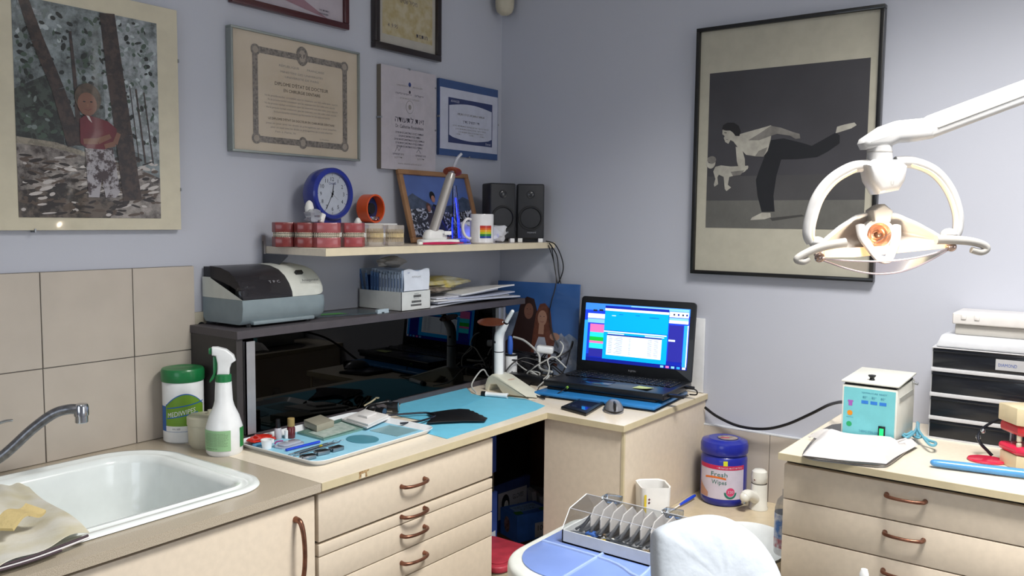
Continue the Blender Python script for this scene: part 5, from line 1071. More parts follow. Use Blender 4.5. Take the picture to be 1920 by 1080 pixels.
# green-tipped cable
a = (-0.317, -0.515, 0.925)
o = cable('green_tip_cable', 'thin black cable with a lime green end resting before the laptop', [(-0.338, -0.528, 0.930), (-0.366, -0.521, 0.920), (-0.376, -0.498, 0.905), (-0.390, -0.473, 0.904), (-0.347, -0.423, 0.904), (-0.268, -0.376, 0.905)], .0016, M_cb)
q0 = Vector((-0.338, -0.528, 0.930)); q1 = Vector((-0.311, -0.525, 0.934)); MB().cyl(tuple(q0 - q0), tuple(q1 - q0), .004, mat('lime_tip', '#86b84a', .4), .0032).build('green_tip', o)
# phone
pts = [(-0.495, -0.610, 0.900), (-0.340, -0.591, 0.900), (-0.348, -0.677, 0.900), (-0.524, -0.714, 0.900)]
o = pr3('smartphone', 'black smartphone lying on the corner worktop left of the mouse', 'phone', pts, .9005, .9105, M_black, .003)
q = [Vector(v) - o.location for v in pts]; ct = sum(q, Vector()) / 4
MB().poly([(ct.x + (v.x - ct.x) * s_, ct.y + (v.y - ct.y) * s_, .0102) for v, s_ in zip(q, (.7, .8, .8, .7))], mat('phone_glass', '#1b2440', .1, coat=1, emit=.15)).build('screen', o)
# mouse
c = Vector((-0.444, -0.760, 0.900)); t = thing('computer_mouse', 'silver and dark computer mouse at the front of the corner worktop', 'mouse', (c.x + .03, c.y + .02, .9005), math.radians(35))
def mouse(u, v):
    a = 2 * PI * u; r = math.sin(PI / 2 * min(1, v * 1.02)); x = .047 * r * math.cos(a); y = .028 * r * math.sin(a) * (1 - .12 * math.cos(a)); z = .033 * math.sqrt(max(0, 1 - r ** 2.6)); return (x, y, z)
MB().grid(mouse, 32, 14, mat('silver_mouse', '#86878c', .3, .4)).build('shell', t)
MB().bx(-.05, -.012, -.0035, .0035, .010, .0325, M_blackr, .003).build('scroll_wheel', t)
MB().lathe([(0, 0), (.028, 0), (.0295, .008), (0, .009)], M_blackr, seg=32, sx=1.66).build('underside', t)


# ================================================================ dancer poster on the right wall
t = thing('framed_poster', 'large black-framed black and white photo of a dancer bending over a baby', 'picture', (-.001, -.79, 1.288))
B = frame((0, 0, 0), (0, -1, 0), (0, 0, 1)); W_, H_ = .556, .769
mb = MB(B); strip_frame(mb, 0, W_, 0, H_, .0115, .026, mat('black_frame', '#0b0b0c', .35, coat=.3), .001); mb.build('frame', t)
M_pm = mat('poster_mat', '#a8a495', .45, coat=.25)
mb = MB(B); mb.bx(.01, W_ - .01, .01, H_ - .01, .002, .014, M_pm); z = .0145
x0, z0, x1, z1 = .044, .147, .522, .628
gd = mat('studio_backdrop', '#37363a', .5, coat=.25, var=.12, scale=5); gf = mat('studio_floor', '#5a5955', .5, coat=.25, var=.15, scale=7, det=9)
mb.rect(x0, z0, x1, z1, gd, z).rect(x0, z0, x1, z0 + .085, gf, z + .0003).rect(x0, z0 + .085, x1, z0 + .16, mat('studio_low', '#403f40', .5, coat=.25, var=.1, scale=7), z + .0003)
def P_(px, py):  # photo sketch coordinates -> picture plane
    return (x0 + (px - 92) / (700 - 92 + (py - 270) * -.02) * (x1 - x0), z1 - (py - (270 - (px - 92) * .095)) / (855 - 270 + (px - 92) * .095) * (z1 - z0))
sk = mat('dancer_skin', '#9d9a90', .5, coat=.25, var=.15, scale=30); sks = mat('dancer_skin_grey', '#6e6b66', .5, coat=.25, var=.2, scale=30); tr_ = mat('dancer_trousers', '#121317', .5, coat=.25); hr = mat('dancer_hair', '#131213', .5, coat=.25)
PP = lambda L: [P_(*q) for q in L]
mb.poly(PP([(340, 520), (395, 512), (470, 530), (500, 540), (585, 490), (600, 500), (600, 530), (560, 560), (520, 582), (450, 590), (388, 592), (372, 650), (362, 730), (368, 790), (318, 792), (300, 730), (292, 670), (305, 630), (322, 585), (328, 550)]), tr_, z + .0006)
mb.poly(PP([(585, 492), (590, 468), (615, 460), (650, 452), (658, 462), (640, 474), (600, 488)]), sk, z + .0009)
mb.poly(PP([(318, 795), (352, 795), (354, 812), (330, 820), (275, 824), (280, 814)]), sk, z + .0009)
mb.poly(PP([(196, 505), (240, 492), (300, 476), (345, 463), (352, 470), (345, 520), (335, 560), (320, 580), (285, 580), (250, 575), (235, 560), (215, 545), (200, 528)]), sk, z + .0008)
mb.poly(PP([(258, 520), (300, 495), (345, 465), (385, 472), (430, 488), (455, 495), (458, 512), (440, 514), (420, 502), (370, 495), (340, 505), (300, 520)]), sks, z + .0011)
mb.poly(PP([(208, 545), (232, 548), (246, 590), (248, 618), (262, 620), (258, 630), (225, 632), (214, 600)]), sk, z + .0012)
mb.poly(PP([(300, 560), (335, 545), (320, 582), (286, 581)]), sks, z + .0012)
mb.poly(PP([(152, 478), (160, 470), (188, 478), (205, 500), (200, 526), (186, 520), (178, 534), (165, 528), (158, 512), (162, 505), (152, 498)]), sk, z + .0013)
mb.poly(PP([(150, 480), (154, 464), (172, 454), (198, 454), (218, 466), (227, 486), (222, 504), (206, 504), (196, 492), (184, 484), (165, 484)]), hr, z + .0015)
mb.stroke(PP([(160, 492), (170, 493)]), .002, hr, z + .0016).stroke(PP([(168, 518), (176, 517)]), .002, sks, z + .0016)
mb.poly(PP([(126, 622), (150, 616), (190, 620), (232, 618), (260, 616), (258, 628), (246, 640), (205, 655), (185, 660), (180, 690), (194, 700), (175, 714), (168, 706), (162, 660), (142, 652), (136, 662), (140, 688), (125, 698), (122, 690), (128, 668), (118, 640)]), sk, z + .0010)
mb.poly(PP([(190, 640), (246, 634), (230, 652), (200, 656)]), sks, z + .0012)
cx, cz_ = P_(107, 606); mb.disc(cx, cz_, .0155, .019, sk, z + .0013).disc(cx + .003, cz_ + .008, .0145, .012, sks, z + .0015).stroke([(cx - .008, cz_ + .0), (cx - .003, cz_)], .0015, hr, z + .0016)
mb.poly(PP([(350, 815), (470, 800), (480, 806), (360, 826)]), mat('studio_shadow_print', '#3a3937', .5), z + .0005)
mb.build('print', t)

# ================================================================ right worktop
t = thing('teal_sterilizer', 'small white lidded box device with a turquoise front panel and green lit switch', 'device', (-.38, -1.371, .9))
M_dv = mat('device_ivory', '#cfcfc6', .4); M_tl = mat('turquoise_panel', '#6fb9bf', .45)
MB().bx(0, .19, -.128, 0, .010, .154, M_dv, .0015).bx(.004, .186, -.124, -.004, .154, .158, M_dark).build('housing', t)
LM = Matrix.Translation((.0, 0, .1585)) @ Matrix.Rotation(math.radians(-2), 4, 'Y')
mb = MB(LM); mb.bx(-.003, .19, -.131, .003, .002, .0065, M_dv, .001); mb.build('lid', t)
MB(LM).lathe([(.007, .0065), (.005, .012), (.009, .017), (.009, .019), (0, .02)], M_black, (.035, -.06, 0), 20).build('knob', t)
F = frame((-.0006, 0, 0), (0, -1, 0), (0, 0, 1)); mb = MB(F)
mb.rect(.004, .012, .124, .149, M_tl, 0); mb.disc(.020, .085, .0065, .0065, mat('amber_dot', '#d98a1c', .5), .0004).disc(.019, .057, .0065, .0065, mat('green_dot', '#1f9a5c', .5), .0004)
mb.rect(.016, .103, .025, .116, mat('magenta_mark', '#9a58a8', .5), .0004).rect(.014, .113, .027, .117, mat('magenta_mark', '#9a58a8', .5), .0005)
for k in range(3): mb.rect(.046 + .021 * k, .112, .062 + .021 * k, .12, mat('panel_blue', '#2d74c6', .5), .0004); mb.text('80°', .054 + .021 * k, .125, .006, mat('panel_print', '#3d7f99', .5), .0004)
mb.text('TEMPERATURE  READY', .075, .137, .004, mat('panel_print', '#3d7f99', .5), .0004, w=.06).text('THERMO STERILIZER', .065, .04, .006, mat('panel_print', '#3d7f99', .5), .0004, w=.045).text('HEATING', .02, .073, .003, mat('panel_print', '#3d7f99', .5), .0004)
mb.build('front_panel', t)
MB(F).bx(.088, .104, .030, .062, 0, .004, M_black, .001).build('switch_frame', t); MB(F).bx(.091, .101, .034, .057, .0038, .0055, mat('lit_green', '#19c86a', .3, emit=.9), .0008).build('rocker_switch', t)
MB().bx(.02, .17, -.1295, -.128, .12, .132, mat('device_vent', '#9fa09a', .5)).build('vent', t); MB().cyl((.16, -.128, .15), (.16, -.142, .148), .004, M_chrome).build('side_pin', t)
for x in (.012, .178):
    for y in (-.012, -.116): MB().cyl((x, y, 0), (x, y, .0105), .007, M_black).build('foot', t)
cable('power_cable', 'thick black cable sagging across the wall from laptop corner to the turquoise device', [(-0.020, -0.852, 0.858), (-0.030, -0.899, 0.837), (-0.040, -0.974, 0.820), (-0.050, -1.057, 0.826), (-0.060, -1.129, 0.853), (-0.080, -1.205, 0.900), (-0.120, -1.263, 0.940), (-0.200, -1.316, 0.970), (-0.250, -1.343, 0.982)], .0045, M_cb)

# steel tray under folded white cloth
t = thing('cloth_covered_tray', 'steel instrument tray under a folded white cloth at the front corner', 'tray', (-.365, -1.43, .9), .0)
ring = [(-0.544, -1.324, 0.903), (-0.578, -1.347, 0.903), (-0.559, -1.426, 0.903), (-0.536, -1.507, 0.903), (-0.501, -1.518, 0.903), (-0.259, -1.525, 0.903), (-0.220, -1.507, 0.903), (-0.123, -1.277, 0.903)]
P2 = [(q[0] + .365, q[1] + 1.43) for q in ring]
def smooth2(P, k=2):
    for _ in range(k): P = [((P[i][0] * (3 - 2 * j) + P[(i + 1) % len(P)][0] * (1 + 2 * j)) / 4, (P[i][1] * (3 - 2 * j) + P[(i + 1) % len(P)][1] * (1 + 2 * j)) / 4) for i in range(len(P)) for j in (0, 1)]
    return P
Q = smooth2(P2, 2); Q = Q if sum(Q[i][0] * Q[(i + 1) % len(Q)][1] - Q[(i + 1) % len(Q)][0] * Q[i][1] for i in range(len(Q))) > 0 else Q[::-1]
MB().prism([(x * .97, y * .97) for x, y in Q], .0005, .004, M_steel).prism(Q, .004, .008, mat('tray_rim', '#7f7a74', .25, .9), .0015).build('tray', t)
a, b, c_, d_ = [Vector((q[0], q[1], 0)) for q in ((-0.574, -1.340, 0.920), (-0.525, -1.514, 0.920), (-0.294, -1.534, 0.920), (-0.122, -1.291, 0.920))]
def cl(u, v):
    p = a * (1 - u) * (1 - v) + b * u * (1 - v) + c_ * u * v + d_ * (1 - u) * v
    e = min(1, min(u, 1 - u) * 6, min(v, 1 - v) * 6); h = .0095 + .024 * math.sin(PI / 2 * e) + .004 * math.sin(7 * u + 3 * v) * e + .002 * math.sin(17 * v + 5 * u) * e + .004 * v * e
    w_ = .0025 * math.sin(6 * u + 2) * (1 - e) + .002 * math.sin(5 * v) * (1 - e)
    q_ = p.x + w_
    if p.y > -1.51 and q_ > -.392: q_ = -.392 + .03 * (q_ + .392)
    return (q_, p.y + w_, .9 + h)
o = MB().grid(cl, 36, 30, mat('white_cloth', '#cfcccb', .8, bump=.25, bscale=500), th=.0015).build('folded_cloth'); tag(o, 'bright white folded cloth covering the steel tray', 'cloth')

# blue rubber dam clamp forceps (clothes-peg shape)
t = thing('blue_clips', 'pair of pale blue plastic scissor clips lying between cloth and organiser', 'clip', (-.2, -1.5, .9))
M_bp = mat('dusty_blue_plastic', '#5f9fb4', .35, coat=.2)
q = lambda v: (v[0] + .2, v[1] + 1.5, v[2] - .9)
MB().tube([q((-0.111, -1.495, 0.925)), q((-0.176, -1.506, 0.925)), q((-0.271, -1.516, 0.930)), q((-0.321, -1.512, 0.930)), q((-0.305, -1.499, 0.930)), q((-0.284, -1.492, 0.930)), q((-0.293, -1.506, 0.930)), q((-0.258, -1.511, 0.932))], .0035, M_bp, 8).build('arm', t)
MB().tube([q((-0.145, -1.504, 0.930)), q((-0.221, -1.519, 0.930)), q((-0.268, -1.539, 0.925)), q((-0.316, -1.562, 0.920)), q((-0.319, -1.574, 0.920)), q((-0.290, -1.571, 0.920)), q((-0.277, -1.554, 0.920)), q((-0.271, -1.543, 0.925))], .0035, M_bp, 8).build('arm', t)
MB().tube([q((-0.257, -1.514, 0.920)), q((-0.267, -1.527, 0.920)), q((-0.255, -1.533, 0.920))], .0025, M_bp, 8).tube([q((-0.261, -1.526, 0.920)), q((-0.200, -1.512, 0.925))], .005, M_bp, 8).build('pivot', t)

# drawer organiser
t = thing('drawer_organiser', 'light grey organiser with four black drawer fronts on the right worktop', 'organiser', (-.16, -1.53, .9))
M_og = mat('light_grey_case', '#c0c0c2', .4); M_od = mat('navy_black_front', '#0d1018', .3, coat=.2)
MB().bx(.006, .155, -.55, 0, 0, .2385, M_og).bx(-.002, .008, -.55, 0, 0, .0045, M_og).build('case', t)
for z0, z1 in ((.188, .235), (.121, .175), (.058, .110), (.005, .049)):
    mb = MB(); mb.bx(0, .006, -.545, -.003, z0, z1, M_od, .0015); mb.bx(-.004, .003, -.545, -.003, z1 - .008, z1 - .003, M_od, .001); mb.build('drawer', t)
    MB().bx(-.003, .006, -.55, 0, z1 + .001, min(.2385, z1 + .011), M_og, .001).build('drawer_rail', t)
MB(frame((-.0006, -.145, .195), (0, -1, 0), (0, 0, 1))).bx(0, .1, .0, .027, 0, .0012, mat('label_grey', '#a9a9ab', .5)).text('DIAMOND', .026, .009, .008, mat('steri_blue', '#3a559a', .5), .0016, w=.04).build('label', t)
o = MB().prism([(.0, 0), (.0, -.53), (.15, -.53), (.15, 0)][::-1], 0, .034, mat('clear_grey_tray', '#c6c8cc', .25, coat=.3), .006, 3, taper=.05).build('grey_tray_lid', loc=(-.16, -1.538, 1.1393)); tag(o, 'shallow light grey tray lying on top of the black-drawer organiser', 'tray')
t = thing('white_storage_box', 'whitish translucent flat box, topmost of the pile on the organiser', 'box', (-.155, -1.572, 1.1738))
M_tb = mat('translucent_white', '#cfccc9', .3, coat=.3)
MB().bx(.01, .14, -.49, -.006, 0, .026, mat('box_base', '#b3b0aa', .4), .003).build('base', t); MB().bx(0, .15, -.5, 0, .027, .056, M_tb, .004, 3).build('lid', t)
for y in (-.02, -.05, -.2): MB().bx(-.003, .002, y - .012, y, .040, .053, M_tb, .002).build('latch', t)

# demonstration jaw, giant toothbrush, mirror, head band
t = thing('demonstration_jaw', 'large cream and red demonstration jaw model with hinged teeth at the right edge', 'dental model', (-.315, -1.778, .9), math.radians(-52))
M_jc = mat('jaw_cream', '#d2c3a0', .4, coat=.2); M_jr = mat('jaw_red', '#b8262e', .25, coat=.5); M_jp = mat('jaw_pink', '#cf2244', .25, coat=.5)
J = [(-.055, .05), (-.055, -.018), (-.035, -.04), (.035, -.04), (.055, -.018), (.055, .05)]
MB().prism(J, .103, .143, M_jc, .003).build('upper_base', t); MB().prism([(x * .9, y * .9) for x, y in J], .0, .034, M_jc, .003).build('lower_base', t)
MB().prism([(x * .92, y * .95) for x, y in J], .078, .104, M_jr, .008, 3).build('upper_gum', t); MB().prism([(x * .95, y * .95) for x, y in J], .034, .054, M_jp, .008, 3).build('lower_gum', t)
for up_, z in ((1, .0735), (0, .057)):
    mb = MB()
    for k in range(8): 
        u = (k + .5) / 8 * 2 - 1; mb.box((.049 * u, -.034 + .03 * abs(u) ** 2.5, z), (.0115, .009, .019 if up_ else .013), M_tooth, .004, 3)
    mb.build('tooth_row', t)
MB().cyl((-.02, .052, .02), (-.02, .052, .12), .004, M_steel).cyl((.02, .052, .02), (.02, .052, .12), .004, M_steel).build('hinge', t)
c = Vector((-0.315, -1.685, 0.905)); t = thing('pink_mirror', 'flat bright pink oval hand mirror lying before the demonstration jaw', 'mirror', (c.x, c.y, .9005), math.radians(-75))
MB().lathe([(0, 0), (.037, 0), (.039, .003), (.037, .006), (0, .007)], M_jp, seg=36, sx=1.05, sy=.85).build('head', t); MB().tube([(.035, 0, .004), (.06, .004, .006), (.075, .004, .006)], .006, M_jp, 10).build('handle', t)
a = Vector((-0.450, -1.598, 0.911)); b = Vector((-0.410, -1.810, 0.911)); d = b - a; d.z = 0
t = thing('giant_toothbrush', 'thick sky blue handle of an oversized toothbrush along the worktop front', 'toothbrush', (a.x, a.y, .9115))
MB().tube([(0, 0, 0), tuple(d * .1), tuple(d * .5), tuple(d * 1.1)], lambda q: .0095 + .004 * q, mat('sky_plastic', '#4d8fc6', .3, coat=.3), 18, flat=.8).ball((0, 0, 0), (.0095, .0095, .0076), MATS['sky_plastic']).build('handle', t)
t = thing('head_band', 'thin black and chrome curved head band standing behind the pink mirror', 'head band', (-.25, -1.68, .9))
q = lambda v: (v[0] + .25, v[1] + 1.68, v[2] - .9)
MB().tube([q((-0.220, -1.738, 0.993)), q((-0.240, -1.711, 0.994)), q((-0.260, -1.680, 0.978)), q((-0.270, -1.661, 0.955)), q((-0.280, -1.664, 0.936)), q((-0.280, -1.683, 0.916)), q((-0.280, -1.692, 0.907))], lambda q: .003 + .001 * q, mat('dark_chrome', '#3a3c44', .25, .8), 8).build('band', t)
MB().ball(q((-0.270, -1.660, 0.945)), (.006, .006, .006), M_chrome).ball(q((-0.270, -1.669, 0.961)), (.006, .006, .006), M_chrome).build('rivet', t)

# ================================================================ on the low basin counter
ZL = .5895
t = thing('wipes_canister', 'big cobalt blue wet-wipes canister with a white 320 label by the hand basin', 'canister', (-.083, -.947, ZL), math.radians(-53))
M_cb2 = mat('cobalt_canister', '#1a2690', .28, coat=.3)
MB().lathe([(0, 0), (.062, 0), (.068, .006), (.070, .02), (.070, .140), (.066, .150), (.063, .153)], M_cb2, seg=48).build('body', t)
MB().lathe([(.064, .152), (.068, .154), (.072, .16), (.072, .182), (.068, .192), (.05, .197), (.048, .199), (0, .199)], M_cb2, seg=48).build('lid', t)
mb = MB(Matrix.Translation((.008, -.006, .1995))); mb.disc(0, 0, .032, .03, M_black, 0).disc(0, 0, .03, .028, mat('round_sticker', '#b5a79f', .4, col2='#5f4f4a', scale=40), .0005).rect(-.022, -.008, .004, .004, mat('sticker_pink', '#b04058', .5), .001); mb.build('lid_sticker', t)
mb = MB(); M_lw = mat('label_lavender', '#c3bccb', .4); M_crim = mat('label_crimson', '#b8204c', .4)
wrap(mb, 0, .0705, fa - 1.5, fa + .72, .024, .128, M_lw, 30); wrap(mb, 0, .0708, fa - 1.5, fa + .72, .115, .128, M_crim, 30)
wraptext(mb, '• מטליות לחות מבושמות •'[::-1], .0711, fa + .05, .1185, .006, .085, M_lw); M_fg = mat('label_teal', '#1d6a5c', .4)
wraptext(mb, 'Fresh', .0711, fa - .45, .094, .014, .05, M_fg); wraptext(mb, 'Wipes', .0711, fa - .45, .070, .014, .046, M_fg)
wrap(mb, 0, .0709, fa - 1.1, fa - .15, lambda u: .084 + .004 * math.sin(3 * u), lambda u: .090 + .004 * math.sin(3 * u), mat('label_orange', '#d06a28', .4), 12)
wrap(mb, 0, .0709, fa - 1.5, fa - .95, .026, lambda u: .07 - .03 * u, mat('label_peach', '#b98a72', .4), 8)
aa = fa + .05
mb.grid(lambda u, v: (.0713 * math.cos(aa + .013 * (.2 + .8 * v) * math.cos(2 * PI * u) / .0713), .0713 * math.sin(aa + .013 * (.2 + .8 * v) * math.cos(2 * PI * u) / .0713), .048 + .013 * (.0 + 1.0 * v) * math.sin(2 * PI * u)), 24, 2, mat('label_rose', '#c43c6a', .4))
mb.grid(lambda u, v: (.0712 * math.cos(aa + (.0135 + .006 * v) * math.cos(PI + PI * u) / .0712), .0712 * math.sin(aa + (.0135 + .006 * v) * math.cos(PI + PI * u) / .0712), .046 + (.0135 + .006 * v) * math.sin(PI + PI * u)), 16, 1, M_fg)
wraptext(mb, '320', .0718, aa, .044, .009, .018, M_lw); wrap(mb, 0, .0711, fa - .28, fa - .1, .128, .143, mat('yellow_tag', '#c9cf2c', .5), 4); mb.build('label', t)

t = thing('basin_tap', 'white enamelled mixer tap beside the blue canister', 'faucet', (-.087, -1.062, ZL), math.radians(163))
M_wt = mat('white_enamel_tap', '#d9d8d0', .22, coat=.4)
MB().lathe([(0, 0), (.028, 0), (.028, .004), (.0255, .01), (.0235, .075), (.023, .078)], M_wt, seg=32).build('body', t)
MB().lathe([(.0205, .079), (.0225, .082), (.024, .1), (.022, .115), (.015, .121), (0, .122)], M_wt, seg=32).ball((.02, .0, .092), (.004, .004, .004), mat('red_dot', '#5a1a18', .4)).build('lever', t)
mb = MB(); mb.tube([(.01, 0, .03), (.035, 0, .045), (.055, 0, .052), (.066, 0, .048)], lambda q: .017 - .001 * q, M_wt, 18).ball((.066, 0, .047), .0158, M_wt).cyl((.066, 0, .04), (.067, 0, .029), .011, M_chrome); mb.build('spout', t)

c = Vector((-0.435, -0.883, 0.589)); 
t = thing('white_container', 'open square white plastic container with a yellow sticker edge on the low counter', 'container', (-.478, -.905, ZL), math.radians(-48))
M_tc = mat('translucent_container', '#e0dfdc', .35, sss=.2)
tt = bmesh.new(); R_ = []
for g, z_, rr_ in ((.006, 0, .012), (.0, .006, .014), (-.004, .144, .016), (-.004, .146, .016), (.0, .144, .015), (.004, .008, .012)): R_.append([tt.verts.new((x_, y_, z_ + (.004 * math.cos(4 * math.atan2(y_, x_)) if z_ > .11 else 0))) for x_, y_ in rrect(-.038 + g, -.038 + g, .038 - g, .038 - g, rr_, 6)])
for A_, B_ in zip(R_, R_[1:]):
    for k in range(len(A_)): tt.faces.new((A_[k], A_[(k + 1) % len(A_)], B_[(k + 1) % len(A_)], B_[k]))
tt.faces.new(R_[0][::-1]); tt.faces.new(R_[-1]); bmesh.ops.recalc_face_normals(tt, faces=tt.faces)
mb = MB(); mb.put(tt, M_tc); mb.build('body', t)
mb = MB(frame((0, -.0415, 0), (1, 0, 0), (0, 0, 1))); mb.rect(-.034, .04, -.028, .125, mat('sticker_yellow', '#cdb42c', .5), 0)
for z_ in (.112, .103): mb.poly([(-.024, z_), (-.0205, z_ + .0035), (-.017, z_), (-.0205, z_ - .0035)], mat('hazard_mark', '#5a2b3a', .5), .0002)
mb.build('sticker', t)
a = Vector((-0.291, -0.868, 0.592)); b = Vector((-0.130, -0.875, 0.600)); t = thing('interdental_brush', 'small brush with blue grip leaning between container and canister', 'brush', (a.x, a.y, a.z + .002)); d = b - a
MB().tube([(0, 0, 0), tuple(d * .4)], .0018, M_white, 8).build('stem', t); MB().tube([tuple(d * .38), tuple(d * .6), tuple(d * .9), tuple(d)], lambda q: .0035 + .002 * math.sin(PI * q), mat('vivid_blue', '#1c44c8', .3), 10).build('grip', t)
t = thing('clear_bottle', 'clear bottle with a red and blue label squeezed beside the right drawer cabinet', 'bottle', (-.385, -1.243, ZL))
MB().lathe([(0, 0), (.026, 0), (.028, .004), (.028, .12), (.022, .142), (.011, .155), (.011, .17), (0, .17)], mat('clear_bottle', '#cfd3d6', .1, trans=.6, alpha=.5), seg=28).build('body', t)
mb = MB(); wrap(mb, 0, .0284, 0, 2 * PI, .045, .11, mat('bottle_label', '#3f6fb5', .4, col2='#c9ccd2', scale=60), 28); wrap(mb, 0, .0284, 0, 2 * PI, .02, .045, mat('bottle_label_red', '#b0606a', .4, col2='#cfcdd2', scale=80), 28); mb.build('label', t)

# ================================================================ knee-hole contents
M_bb = mat('navy_carton', '#344a8c', .5, var=.15, scale=20); M_bb2 = mat('royal_carton', '#3f78d8', .5, var=.12, scale=20); M_gr = mat('carton_green', '#3f8a3a', .5)
def carton(label, x, y, z, w, d, h, rz, mm, art=None):
    t = thing('carton_box', label, 'box', (x, y, z), rz); MB().bx(-w / 2, w / 2, -d / 2, d / 2, 0, h, mm, .001, 1).build('box', t)
    if art: art(t, w, d, h)
    return t
def art_peng(t, w, d, h):
    mb = MB(frame((-w / 2, -d / 2 - .0006, 0), (1, 0, 0), (0, 0, 1))); mb.rect(w * .1, h * .25, w * .9, h * .8, mat('carton_label', '#c9ccd4', .5), 0)
    mb.disc(w * .3, h * .55, w * .11, h * .2, M_ink, .0003).disc(w * .32, h * .5, w * .06, h * .12, M_white, .0005).text('GLOVES', w * .65, h * .6, h * .1, M_ink, .0003, w=w * .3).text('medium', w * .65, h * .42, h * .07, M_ink, .0003, w=w * .2); mb.rect(w * .3, h * .25, w * .5, h * .3, M_gr, .0004); mb.build('label', t)
def art_top(t, w, d, h):
    mb = MB(Matrix.Translation((-w / 2, -d / 2, h + .0006))); mb.poly([(w * .1, d * .25), (w * .9, d * .3), (w * .85, d * .85), (w * .15, d * .8)], mat('carton_pale_blue', '#8fbcf0', .5), 0)
    mb.text('SOFT GLOVES', w * .5, d * .55, d * .16, M_bb, .0004, w=w * .6).text('EXTRA', w * .5, d * .33, d * .16, M_bb, .0004, w=w * .4)
    mb.poly([(0, d * .1), (w * .2, d * .05), (w * .25, d * .3), (w * .05, d * .35)], M_gr, .0006).poly([(w * .75, 0), (w * .98, d * .1), (w * .9, d * .3), (w * .7, d * .2)], M_gr, .0006); mb.build('top_print', t)
    mb = MB(frame((-w / 2, -d / 2 - .0006, 0), (1, 0, 0), (0, 0, 1))); mb.rect(w * .5, h * .05, w * .95, h * .6, mat('carton_label', '#c9ccd4', .5), 0).text('100', w * .7, h * .3, h * .2, M_ink, .0004); mb.build('side_print', t)
    mb = MB(frame((-w / 2 - .0006, d / 2, 0), (0, -1, 0), (0, 0, 1))); mb.disc(d * .4, h * .5, d * .16, h * .3, mat('flower_print', '#a58a98', .5, col2='#5a3a50', scale=90), 0); mb.build('side_print', t)
carton('brown storage carton on the floor under the blue glove boxes', -.28, -.24, 0, .42, .30, .387, 0, mat('kraft_card', '#6d5136', .7))
carton('bright blue glove box with green print, front of the pile under the worktop', -.265, -.325, .388, .14, .105, .092, -.35, M_bb2, art_top)
carton('navy glove box with a pale label and black bird-like picture, behind the bright blue one', -.235, -.20, .388, .18, .10, .168, -.12, M_bb, art_peng)
o = MB().bx(-.1, .1, -.06, .06, 0, .30, mat('tower_black', '#060608', .5), .006).build('computer_tower', loc=(-.24, -.19, .5565)); tag(o, 'black computer case standing on the glove boxes under the worktop', 'computer')
carton('narrow navy carton column beside the drawer cabinet under the worktop', -.56, -.33, .002, (.10), .12, .61, .1, M_bb, art_peng)
carton('worn grey-brown packet, top of the narrow column under the worktop', -.56, -.33, .613, .09, .10, .06, .0, mat('worn_packet', '#5b5648', .6, col2='#3a382f', scale=50))
carton('dark blue carton pushed up under the worktop beside the drawer cabinet', -.56, -.33, .674, .10, .11, .14, .05, M_bb)
for k, (x, a_) in enumerate(((-.15, .22), (-.128, .3))):
    o = MB().bx(-.008, .008, -.05, .05, 0, .125 - .02 * k, mat('grey_box_spine', '#9aa0a8', .5), .001).build('grey_case', loc=(x + .0, -.27 - .02 * k, .388)); o.rotation_euler = (0, -a_ * .5, -.6); tag(o, ['taller grey narrow case leaning at the right of the glove boxes', 'shorter grey narrow case leaning beside the taller one'][k], 'case')
MB
t = thing('red_lid_bin', 'beige tub with a dusty red lid in the knee-hole behind the blue cart', 'tub', (-.655, -.49, 0))
MB().prism(rrect(-.085, -.085, .085, .085, .03)[::1], 0, .475, mat('tub_beige', '#a3977f', .5), .004, taper=-.08).build('body', t); MB().prism(rrect(-.095, -.095, .095, .095, .035), .4755, .495, mat('dusty_red_lid', '#a83644', .45, var=.15), .005, 3).build('lid', t)
mb = MB(); mb.prism(rrect(-.08, -.08, .08, .08, .03), .4955, .4985, MATS['dusty_red_lid'], .001).build('lid_panel', t)

# ================================================================ instrument cart
t = thing('instrument_cart', 'rounded white cart with a translucent periwinkle blue top tray', 'cart', (-1.0, -1.2, 0))
M_cw2 = mat('cart_white', '#cdd0ca', .35, coat=.2); M_ct = mat('periwinkle_top', '#7189c4', .3, coat=.3, var=.05, scale=12); M_ct2 = mat('periwinkle_ridge', '#8ea3d2', .3, coat=.3)
o2 = rrect(-.225, -.072, .15, .30, [.05, .13, .05, .05], 12)
MB().prism(o2, .70, .748, M_cw2, .012, 4).build('top_rim', t)
inn = rrect(-.195, -.06, .125, .275, [.04, .11, .04, .04], 12)
MB().prism(inn, .7475, .7505, M_ct, .001).build('blue_top', t)
mb = MB(); 
for y_ in (.13,): mb.tube([(-.185, y_, .7505), (-.03, y_ - .0, .7505), (.115, y_, .7505)], .004, M_ct2, 8, 2)
for pts in ([(-.19, .02, .7505), (-.09, .01, .7505), (.0, .02, .7505)], [(-.05, .27, .7505), (-.055, .1, .7505), (-.085, .03, .7505)], [(-.085, .03, .751), (-.095, -.01, .751), (-.1, -.055, .751)]): mb.tube(pts, .0045, M_ct2, 8, 4)
mb.build('raised_ridges', t)
MB().prism(rrect(-.17, -.05, .10, .24, .05), .09, .70, M_cw2, .01).build('cabinet', t)
for x in (-.12, .06):
    for y in (.0, .18): MB().cyl((x - .012, y, .03), (x + .012, y, .03), .03, M_black).bx(x - .02, x + .02, y - .01, y + .01, .05, .092, M_steel).build('caster', t)

